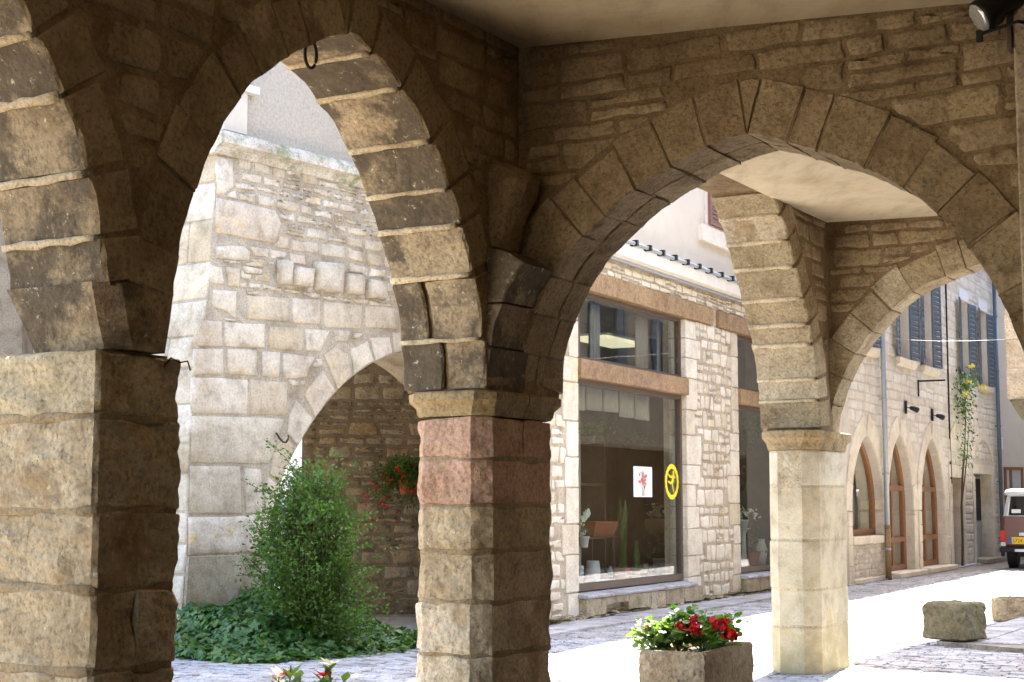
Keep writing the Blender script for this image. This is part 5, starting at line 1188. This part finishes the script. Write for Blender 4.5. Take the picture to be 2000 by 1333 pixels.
def vase(x, ybase, w_px, h_px, d, label, prof, mat='ceramic', base_z=zl):
    a, z = at(x, ybase, d); z = base_z if base_z is not None else z; f = FS.P(a, d, z)[1] / FPX; o = thing('vase', FS.P(a, d, z), label, 'vase', 'vases in the shop window')
    mk('body', *lathe(FS.P(a, d, z), [(w_px * f / 2 * r_, h_px * f * h_) for r_, h_ in prof]), M[mat], o, True); return o
vase(1158, 1146, 30, 42, -.6, 'wide pale ceramic vase on the window ledge', [(.75, 0), (.95, .2), (1, .55), (.85, .9), (.8, 1), (.7, .98)])
vase(1133, 1150, 16, 36, -.55, 'ribbed white vase at the left end of the ledge', [(.8, 0), (1, .08), (.75, .16), (1, .26), (.75, .34), (1, .44), (.75, .52), (1, .62), (.75, .72), (1, .84), (.8, 1)])
vase(1192, 1128, 12, 24, -.9, 'small white bottle behind the red pot', [(.9, 0), (1, .1), (1, .7), (.4, .85), (.4, 1)])
vase(1262, 1130, 10, 22, -.9, 'slim white candle pillar near the tan pot', [(1, 0), (1, .9), (.9, 1)])
# shelf table with a terracotta trough and a basket
tz = at(1180, 1048, -1.1)[1]
tb = thing('display_table', FS.P(2.0, -1.1, .3), 'dark display table in the middle of the shop window', 'table')
mk('table_top', *boxvf(FS, .7, 3.9, -1.45, -.95, tz - .03, tz, .006), M['frame'], tb)
for a, d in ((.75, -1.4), (.75, -1.0), (3.85, -1.4), (3.85, -1.0)): mk('leg', *boxvf(FS, a - .02, a + .02, d - .02, d + .02, .3, tz - .03), M['frame'], tb)
a0, a1 = at(1152, 1040, -1.1)[0], at(1198, 1040, -1.1)[0]
V = [[FS.P(a, d, z) for a, d in ((a0 + o, -1.3 + o), (a1 - o, -1.3 + o), (a1 - o, -1.0 - o), (a0 + o, -1.0 - o))] for z, o in ((tz, .07), (tz + .2, 0), (tz + .22, -.015), (tz + .24, -.015), (tz + .24, .03), (tz + .2, .04))]
tag(mk('terracotta_trough', *loftvf(V), M['terra'], None), 'long terracotta trough standing on the dark display table', 'planter')
bo, ba, bz = shopthing('basket', 1280, 1020, -1.15, 'round wicker basket of dried white flowers on the table', 'basket')
mk('body', *lathe(FS.P(ba, -1.15, tz), [(.12, 0), (.17, .1), (.19, .2), (.18, .26), (.165, .26), (.16, .05)]), M['basket'], bo, True)
mk('handle', *tubevf([FS.P(ba + .18 * math.cos(t), -1.15, tz + .25 + .2 * math.sin(t)) for t in np.linspace(0, math.pi, 12)], .01, 6), M['basket'], bo)
fm = MB()
for k in range(60): leaf(fm, FS.P(ba + rp.gauss(.05, .08), -1.15 + rp.gauss(0, .06), tz + .3 + abs(rp.gauss(0, .1))), unit(rv(rp)), rv(rp), rp.uniform(.04, .07), 'round')
tag(fm.build('flowers', M['whitepetal'], bo), kind='stuff')
oo, oa, oz = shopthing('orchid', 1136, 1050, -.75, 'white orchid arching at the left edge of the window', 'orchid'); om = MB(); os_ = MB()
os_.tube([FS.P(oa, -.75, tz), FS.P(oa + .05, -.75, tz + .3), FS.P(oa + .2, -.72, tz + .5)], .006, 5)
for k in range(12):
    c = Vector(FS.P(oa + .02 + .016 * k, -.73, tz + .25 + .025 * k - .0012 * k * k))
    for q in range(5): leaf(om, c, unit(Vector(FS.N) + rv(rp, .2)), rv(rp), .07, 'round')
om.build('flowers', M['whitepetal'], oo); os_.build('stem', M['greenstem'], oo); mk('pot', *lathe(FS.P(oa, -.75, tz), potprof(.07, .12)), M['ceramic'], oo, True)
# high dark shelf and tall post
sf = thing('shop_shelf', FS.P(2.5, -1.7, .3), 'tall dark wooden shelving in the depth of the shop', 'shelf')
for z in (1.2, 1.9, 2.6): mk('shelf_board', *boxvf(FS, 1.2, 4.4, -1.85, -1.4, z, z + .04), M['frame'], sf)
for a in (1.2, 2.8, 4.36): mk('upright', *boxvf(FS, a, a + .05, -1.86, -1.39, .3, 2.9), M['frame'], sf)
pm = MB()
bp = FS.px
pa = thing('tan_column', FS.P(2.35, -1.0, .3), 'plain tan timber column behind the poster', 'column'); mk('shaft', *boxvf(FS, 2.3, 2.62, -1.3, -.98, .31, 4.9, .02), M['curtain'], pa); mk('base', *boxvf(FS, 2.25, 2.67, -1.35, -.93, .301, .42, .01), M['curtain'], pa)
# curtains and valance
def drape(a0, a1, d, z0, z1, label, mat='curtain', n=28, group='curtains in the shop windows', amp=.035, flare=0.):
    V = []; F = []
    for i in range(n + 1):
        for j, z in enumerate((z0, (z0 + z1) / 2, z1)):
            k = 1 - flare * (1 - j / 2); a = (a0 + a1) / 2 + (i / n - .5) * (a1 - a0) * k
            V.append(FS.P(a, d + amp * math.sin(i * 1.9 + j * .15) + .01 * math.sin(i * .7), z))
    for i in range(n):
        for j in range(2): k = i * 3 + j; F.append((k, k + 1, k + 4, k + 3))
    o = mk('curtain', V, F, M[mat], None, True); md = o.modifiers.new('thickness', 'SOLIDIFY'); md.thickness = .004
    return tag(o, label, 'curtain', group)
for x0, x1, lb in ((1282, 1326, 'grey curtain at the right end of the upper window'), (1240, 1262, 'narrow grey curtain right of the lit panel in the upper window'), (1150, 1168, 'narrow grey curtain at the left of the upper window')):
    a0, a1 = at(x0, 690, -.5)[0], at(x1, 690, -.5)[0]; drape(a0, a1, -.5, zT1 - .02, 4.6, lb)
for k in range(6):
    a0, a1 = Wl + .12 + k * .6, Wl + .66 + k * .6
    drape(a0, a1, -.5, 2.98 + rp.uniform(-.04, .04), zT0 - .02, 'short taupe valance curtain, %s from the left under the transom' % ('first second third fourth fifth sixth'.split()[k]), n=12, group='valance curtains')
a0, a1 = at(1300, 950, -.6)[0], at(1326, 950, -.6)[0]; drape(a0, a1, -.62, .44, 2.9, 'long grey curtain behind the round yellow sticker')
# lit panel
pc = at(1190, 668, -1.3); lpn = thing('light_panel', FS.P(pc[0], -1.3, pc[1]), 'lit rectangular ceiling light panel behind the upper shop window', 'lamp')
mk('diffuser', *boxvf(FS, pc[0] - .75, pc[0] + .75, -1.6, -1.0, pc[1] - .03, pc[1] + .03), M['tube'], lpn); mk('housing', *boxvf(FS, pc[0] - .77, pc[0] + .77, -1.62, -.98, pc[1] + .031, pc[1] + .07), M['white'], lpn)
for s_ in (-.6, .6): mk('hanger', *tubevf([FS.P(pc[0] + s_, -1.3, pc[1] + .06), FS.P(pc[0] + s_, -1.3, 4.96)], .006, 5), M['black'], lpn)
# poster and round yellow sticker on the glass
gd = -.11
q = [at(*p, gd) for p in ((1237, 911), (1273, 913), (1273, 970), (1237, 971))]; qa0, qa1, qz0, qz1 = q[0][0], q[1][0], q[3][1], q[0][1]
po = thing('poster', FS.P((qa0 + qa1) / 2, gd, qz0), 'white poster of a pink bouquet stuck on the shop window', 'poster')
mk('sheet', *boxvf(FS, qa0, qa1, gd, gd + .003, qz0, qz1), M['paper'], po)
fm = MB()
fm2 = MB()
for k in range(70):
    t, r_ = rp.uniform(0, 6.28), rp.uniform(0, 1) ** .7; c = FS.P((qa0 + qa1) / 2 + .17 * r_ * math.cos(t), gd + .0045 + k * .00004, (qz0 * .42 + qz1 * .58) + .12 * r_ * math.sin(t) + .04 * math.cos(t * 3)); rr_ = rp.uniform(.01, .03)
    (fm if k % 3 else fm2).add([c + FS.A * rr_ * math.cos(u_) + np.array([0, 0, rr_ * math.sin(u_)]) for u_ in np.linspace(0, 6.28, 8)[:-1]], [tuple(range(7))])
fm.build('bouquet_print', M['pinkpetal'], po); tag(fm2.build('leaf_print', M['postergreen'], po), kind='stuff')
sm = MB()
for k in range(9): x = (qa0 + qa1) / 2 + (k - 4) * .012; sm.add([FS.P(x, gd + .004, qz0 + .02), FS.P(x + .008, gd + .004, qz0 + .02), FS.P(x + (k - 4) * .006 + .006, gd + .004, qz0 + .2), FS.P(x + (k - 4) * .006, gd + .004, qz0 + .2)], [(0, 1, 2, 3)])
sm.build('stem_print', M['postergreen'], po)
ra0, ra1 = at(1298, 942, gd)[0], at(1326, 942, gd)[0]; rz0, rz1 = at(1312, 976, gd)[1], at(1312, 907, gd)[1]; rca, rcz, rR = (ra0 + ra1) / 2, (rz0 + rz1) / 2, (rz1 - rz0) / 2
so = thing('round_sticker', FS.P(rca, gd, rz0), 'round yellow sticker with a running figure on the shop window', 'sticker')
n = 64; V = []; F = []
for i in range(n):
    t = 2 * math.pi * i / n; sc = 1 + .03 * math.cos(t * 20)
    for r_, dd in ((1. * sc, .0), (.74, .0), (.74, .003), (1. * sc, .003)): V.append(FS.P(rca + rR * r_ * math.cos(t), gd + dd, rcz + rR * r_ * math.sin(t)))
for i in range(n):
    j = (i + 1) % n
    for k in range(4): F.append((i * 4 + k, j * 4 + k, j * 4 + (k + 1) % 4, i * 4 + (k + 1) % 4))
mk('rim', V, F, M['yellow'], so)
fg = MB()          # the figure: runner with raised arm, traced from the photograph
def seg(pts, w0, w1):
    n_ = len(pts)
    for i in range(n_ - 1):
        (x0, y0), (x1, y1) = pts[i], pts[i + 1]; l = math.hypot(x1 - x0, y1 - y0); nx, ny = -(y1 - y0) / l, (x1 - x0) / l; wa_ = w0 + (w1 - w0) * i / (n_ - 1); wb = w0 + (w1 - w0) * (i + 1) / (n_ - 1); dd = .0005 * i + .0008
        P2 = [(x0 - nx * wa_, y0 - ny * wa_), (x1 - nx * wb, y1 - ny * wb), (x1 + nx * wb, y1 + ny * wb), (x0 + nx * wa_, y0 + ny * wa_)]
        fg.add([FS.P(rca + rR * x * 1.0, gd + dd, rcz + rR * y) for x, y in P2], [(0, 1, 2, 3)])
seg([(.22, .62), (.26, .5), (.24, .38)], .1, .1)              # raised head and arm
seg([(.26, .4), (.2, .2), (.02, -.02)], .16, .13)             # trunk
seg([(.2, .32), (-.2, .26), (-.42, .34), (-.5, .46)], .08, .05)   # arm stretched back
seg([(.24, .34), (.46, .28), (.5, .2)], .07, .05)
seg([(.04, .0), (.14, -.3), (.26, -.62)], .09, .05)           # standing leg
seg([(.02, -.02), (-.2, -.1), (-.36, -.02), (-.56, .02)], .08, .05)    # trailing leg
fg.build('running_figure', M['yellow'], so)
# ---- second window: dried bunches, wicker swirl, pots
for k, (x, y0, y1) in enumerate(((1448, 812, 860), (1462, 808, 872), (1474, 806, 858), (1486, 806, 850))):
    a, z1 = at(x, y0, -.7); z0 = at(x, y1, -.7)[1]; o = thing('dried_bunch', FS.P(a, -.7, z0), 'dried plant bunch hanging in the second window, %s from the left' % ('first second third fourth'.split()[k]), 'dried flowers', 'dried bunches in the second window'); mb = MB()
    for q in range(60): f = rp.random(); leaf(mb, FS.P(a + rp.gauss(0, .05 + .05 * f), -.7 + rp.gauss(0, .05), z1 + (z0 - z1) * f), unit(rv(rp)), Vector((0, 0, -1)) + rv(rp, .5), rp.uniform(.05, .1), 'oval')
    mb.build('foliage', M['palegreen'], o); mk('cord', *tubevf([FS.P(a, -.7, z1), FS.P(a, -.7, zT0 - .02)], .004, 4), M['frame'], o)
sx = at(1452, 920, -.6); pts = [FS.P(sx[0] + .16 * math.sin(t) * (1 if t < 6.3 else .6), -.6 + .02 * math.cos(t), sx[1] + .25 - .05 * t + .14 * math.cos(t)) for t in np.linspace(0, 11.5, 50)]
tag(MB().tube(pts, .018, 6).build('wicker_swirl', M['stem'], None, True), 'dark looped wicker garland hanging in the second window', 'garland')
drape(W2l + .1, W2r - .1, -1.2, .44, 3.3, 'pale net curtain behind the second window display', 'curtainw', 60, amp=.02)
drape(W2l + .5, W2l + 1.2, -.5, zT1, 4.6, 'white curtain in the small upper second window', 'curtainw', 14)
potted(1450, 1000, 24, 16, -.7, 'white flowering plant on a stand in the second window', 'ceramic', 'round', 70, .3, 'whitepetal', base_z=1.15); 
pd = thing('plant_stand', FS.P(at(1450, 1000, -.7)[0], -.7, zl), 'tall grey stand under the white flowers', 'stand'); mk('column', *lathe(FS.P(at(1450, 1000, -.7)[0], -.7, zl), [(.14, 0), (.12, .06), (.07, .12), (.06, .6), (.1, .68), (.16, .719)]), M['ceramic'], pd, True)
potted(1470, 1105, 30, 26, -.75, 'green potted plant on the second window ledge', 'terra', 'oval', 90, .5, base_z=zl, ls=(.05, .1))
vase(1488, 1104, 22, 50, -.62, 'tall grey vase at the right of the second window', [(.6, 0), (.9, .3), (1, .6), (.6, .9), (.7, 1)])

# ------------------------------------------------------------------ fittings along the far row house
def pipe(fr, pts, r, label, name='drainpipe', mat='zinc', cat='drainpipe', collars=True, low=None):
    o = thing(name, fr.P(*pts[-1]), label, cat); mk('pipe', *tubevf([fr.P(*p) for p in pts], r, 10), M[mat], o, True)
    if collars:
        (a, d, z1), (_, _, z0) = pts[0], pts[-1]; z = z0 + .6
        while z < z1: mk('collar', *tubevf([fr.P(a, d, z), fr.P(a, d, z + .05)], r * 1.25, 10), M[mat], o, True); mk('clip', *boxvf(fr, a - .02, a + .02, -.02, d, z + .01, z + .04), M[mat], o); z += 1.6
    if low: mk('shoe', *tubevf([fr.P(pts[-1][0], pts[-1][1], .0), fr.P(pts[-1][0], pts[-1][1], low)], r * 1.15, 10), M['rust'], o, True)
    return o
da = FF.px(1730, 900, .12)[0]; pipe(FF, [(da, .12, 8.5), (da, .12, .02)], .055, 'grey zinc drainpipe on the row house left of the oak doors', low=1.15)
db = FF.px(1953, 900, .12)[0]; pipe(FF, [(db, .12, 8.5), (db, .12, .02)], .055, 'slate blue drainpipe at the far end of the row house', mat='shutter')
ca = FF.px(1851, 800)[0]; cz = FF.px(1855, 945)[1]
tag(MB().tube([FF.P(FF.px(1845, 560)[0], .03, 7.6), FF.P(FF.px(1849, 720)[0], .03, 4.6), FF.P(ca, .03, 3.4), FF.P(ca + .05, .03, cz)], .022, 6).build('wall_cable', M['black']), 'dark cable running down the row house wall to the first door', 'cable')
for x, y, lb in ((1771, 795, 'left'), (1823, 810, 'right')):
    a, z = FF.px(x - 6, y); o = thing('wall_lamp', FF.P(a, .03, z - .15), 'small black wall lamp, the %s one of two above the oak doors' % lb, 'lamp', 'wall lamps above the oak doors')
    mk('back_plate', *boxvf(FF, a - .06, a + .06, .03, .07, z - .16, z + .14, .01), M['black'], o); mk('arm', *tubevf([FF.P(a, .07, z - .02), FF.P(a + .1, .14, z - .02)], .012, 6), M['black'], o)
    mk('head', *tubevf([FF.P(a + .1, .13, z - .02), FF.P(a + .18, .2, z - .04), FF.P(a + .25, .25, z - .07)], [.04, .06, .07], 10), M['black'], o, True)
a, z = FF.px(1789, 745); a2 = FF.px(1838, 743, .7)
br = thing('sign_bracket', FF.P(a, .02, z - .7), 'empty black iron sign bracket on the row house', 'bracket'); mk('wall_bar', *boxvf(FF, a - .02, a + .02, .035, .07, FF.px(1789, 775)[1], z + .03), M['black'], br); mk('arm', *boxvf(FF, a - .02, a + .02, .07, .68, z - .02, z + .02), M['black'], br)
bx_, bz_ = FF.px(1950, 865); o = thing('meter_box', FF.P(bx_, .03, bz_ - .2), 'small white meter box near the end of the row house', 'meter box'); mk('case', *boxvf(FF, bx_ - .12, bx_ + .12, .03, .14, bz_ - .2, bz_ + .15, .015), M['white'], o); mk('lid', *boxvf(FF, bx_ - .09, bx_ + .09, .14, .155, bz_ - .15, bz_ + .1), M['ceramic'], o)
# white cord strung across the street
e0, e1 = FF.P(FF.px(1738, 662)[0], .1, FF.px(1738, 662)[1]), FA.P(s0 + .3, -.02, FA.px(1965, 662)[1])
e1 = flo(1967, 663, FA.P(s0, 0, 0)[1])
tag(MB().tube([Vector(e0).lerp(Vector(e1), t) + Vector((0, 0, -.04 * 4 * t * (1 - t))) for t in np.linspace(0, 1, 12)], .004, 5).build('cord', M['white']), 'thin white cord strung across the street below the shutters', 'cord')
# climbing rose with yellow flowers
ra_ = FF.px(1884, 1000, .1)[0]; RO = thing('climbing_rose', FF.P(ra_, .12, 0), 'climbing rose with yellow flowers trained up the row house wall', 'climber')
rr = random.Random(151); st = MB(); lv = MB()
trace = [(1880, 1105), (1880, 1050), (1878, 990), (1880, 930), (1884, 880), (1886, 830), (1884, 780), (1890, 745), (1896, 725)]
P_ = [FF.P(FF.px(x, y, .1)[0], .1, FF.px(x, y, .1)[1]) for x, y in trace]; st.tube(P_, [.035, .032, .03, .028, .022, .018, .014, .01, .006], 6)
st.tube([P_[2], P_[3] + FF.A * .3, P_[4] + FF.A * .35, P_[5] + FF.A * .4], [.02, .018, .012, .006], 6)
def clump(x, y, sx_, sy_, n):
    for k in range(n):
        xx, yy = rr.gauss(x, sx_), rr.gauss(y, sy_); a, z = FF.px(xx, yy, .2); leaf(lv, FF.P(a, .2 + rr.gauss(0, .08), z), unit(Vector(FF.N) + Vector((0, 0, .6)) + rv(rr, .5)), Vector((0, 0, -.5)) + rv(rr, .7), rr.uniform(.08, .15), 'oval')
for args in ((1884, 770, 8, 22, 260), (1890, 745, 9, 12, 130), (1880, 800, 4, 10, 60), (1888, 850, 6, 22, 110), (1885, 892, 5, 12, 60), (1900, 748, 8, 5, 40)): clump(*args)
lv.build('foliage', M['ivy'], RO); st.build('stems', M['stem'], RO)
for x, y in ((1897, 717), (1892, 747), (1920, 757), (1886, 772)): a, z = FF.px(x, y, .3); flowerhead(FF.P(a, .3, z), .085, M['yellowpetal'], RO, rr, 26)

# ------------------------------------------------------------------ parked off-road car
cg = ground(1956, 1112); hd = R(27); FCr = Frame((cg[0], cg[1], 0), A=np.array([math.cos(hd), -math.sin(hd), 0]), N=-np.array([math.sin(hd), math.cos(hd), 0]))
CAR = thing('off_road_car', FCr.P(.85, -2.1, 0), 'brown off-road car with a white roof and yellow rear number plate', 'car')
Wd, Ln = 1.72, 4.25
def carsec(z, i, d_r, d_f, c=.1): return [FCr.P(a, d, z) for a, d in chamfer_plan(i, Wd - i, d_f, d_r, c)]
body = mk('body', *loftvf([carsec(.52, .06, -.06, -Ln + .1), carsec(.6, .0, -.02, -Ln), carsec(.95, -.01, .0, -Ln), carsec(1.25, .02, -.03, -Ln + .03), carsec(1.3, .05, -.05, -Ln + .1)]), M['carbody'], CAR)
mk('cabin', *loftvf([carsec(1.301, .06, -.06, -2.95), carsec(1.6, .11, -.1, -2.75), carsec(1.82, .16, -.15, -2.55)]), M['carwhite'], CAR)
mk('roof', *loftvf([carsec(1.821, .1, -.08, -2.6, .12), carsec(1.86, .08, -.06, -2.62, .14), carsec(1.95, .12, -.12, -2.5, .16), carsec(1.98, .22, -.25, -2.4, .16)]), M['carwhite'], CAR, True)
tl_ = mk('rear_door', *loftvf([[FCr.P(a, d, z) for a, d in ((.12, d0), (Wd - .12, d0), (Wd - .12, d0 + .02), (.12, d0 + .02))] for z, d0 in ((.62, .001), (1.29, -.02))]), M['carbody'], CAR)
mk('handle', *boxvf(FCr, .95, 1.15, .02, .05, 1.08, 1.12), M['chrome'], tl_)
rw_ = mk('rear_window', [FCr.P(.24, -.068, 1.36), FCr.P(Wd - .24, -.068, 1.36), FCr.P(Wd - .3, -.125, 1.76), FCr.P(.3, -.125, 1.76), FCr.P(.24, -.05, 1.36), FCr.P(Wd - .24, -.05, 1.36), FCr.P(Wd - .3, -.105, 1.76), FCr.P(.3, -.105, 1.76)], BF, M['carglass'], CAR, fix=True)
mk('window_seal', [FCr.P(.2, -.07, 1.32), FCr.P(Wd - .2, -.07, 1.32), FCr.P(Wd - .26, -.127, 1.79), FCr.P(.26, -.127, 1.79), FCr.P(.2, -.06, 1.32), FCr.P(Wd - .2, -.06, 1.32), FCr.P(Wd - .26, -.117, 1.79), FCr.P(.26, -.117, 1.79)], BF, M['carblack'], CAR, fix=True)
mk('window_sticker', *boxvf(FCr, .28, .5, -.048, -.044, 1.38, 1.47), M['white'], rw_)
for a in (.0, Wd - .13): mk('tail_light', *boxvf(FCr, a, a + .13, -.05, .025, .68, .95, .012), M['redlens'], CAR); mk('reverse_light', *boxvf(FCr, a, a + .13, -.05, .022, .56, .675, .012), M['chrome'], CAR)
mk('light_bar', *boxvf(FCr, .45, 1.4, .021, .05, .82, .9, .008), M['chrome'], CAR)
pt = mk('number_plate', *boxvf(FCr, .22, .74, .022, .034, .62, .79, .004), M['plate'], CAR)
mk('plate_band', *boxvf(FCr, .222, .275, .0345, .037, .622, .788), M['plateblue'], pt)
cu = bpy.data.curves.new('plate_text', 'FONT'); cu.body = '5724 NV'; cu.size = .125; cu.extrude = .001; to = bpy.data.objects.new('tmp', cu); COL.objects.link(to)
bpy.context.view_layer.update(); me = bpy.data.meshes.new_from_object(to.evaluated_get(bpy.context.evaluated_depsgraph_get())); vs = [v.co.copy() for v in me.vertices]; fs_ = [tuple(p.vertices) for p in me.polygons]; bpy.data.objects.remove(to)
wx = max(v.x for v in vs); mk('plate_lettering', [FCr.P(.29 + v.x * .43 / wx, .036 + v.z, .66 + v.y) for v in vs], fs_, M['carblack'], pt)
mk('bumper', *boxvf(FCr, -.01, Wd + .01, -.1, .12, .42, .53, .02), M['carblack'], CAR); mk('bumper_step', *boxvf(FCr, .35, .75, .121, .16, .43, .5, .008), M['chrome'], CAR)
mk('chassis', *boxvf(FCr, .35, Wd - .35, -Ln + .3, -.2, .3, .5), M['carblack'], CAR)
for d in (-.75, -Ln + .75):
    for a in (.06, Wd - .06 - .24):
        c = FCr.P(a, d, .36); V, F = tubevf([c, c + FCr.A * .02, c + FCr.A * .22, c + FCr.A * .24], [.3, .36, .36, .3], 24); wh = mk('wheel', V, F, M['carblack'], CAR)
        cc = c + FCr.A * (.0 if a < 1 else .24); mk('rim', *tubevf([cc - FCr.A * .008, cc + FCr.A * .008], [.2, .2], 18), M['chrome'], wh)
# ---- house on the far left, beyond the corner house
gl = Frame((-5.42, 16.9, 0), A=np.array([-1., 0, 0]), N=np.array([0, -1., 0])); LH = thing('grey_house', gl.O, 'shaded grey house glimpsed past the far left pier', 'house')
mk('wall', *boxvf(gl, 0, 5., -.4, 0, 0, 6.6), M['passmortar'], LH)
for a in (1., 3.2): mk('window', *boxvf(gl, a, a + 1., -.02, .02, 1.2, 2.6), M['carblack'], LH)
mk('roof', *loftvf([[gl.P(a, d, z) for d, z in ((.4, 6.6), (-.5, 7.), (-.5, 7.15), (.4, 6.75))] for a in (-.1, 5.2)]), M['terra'], LH)
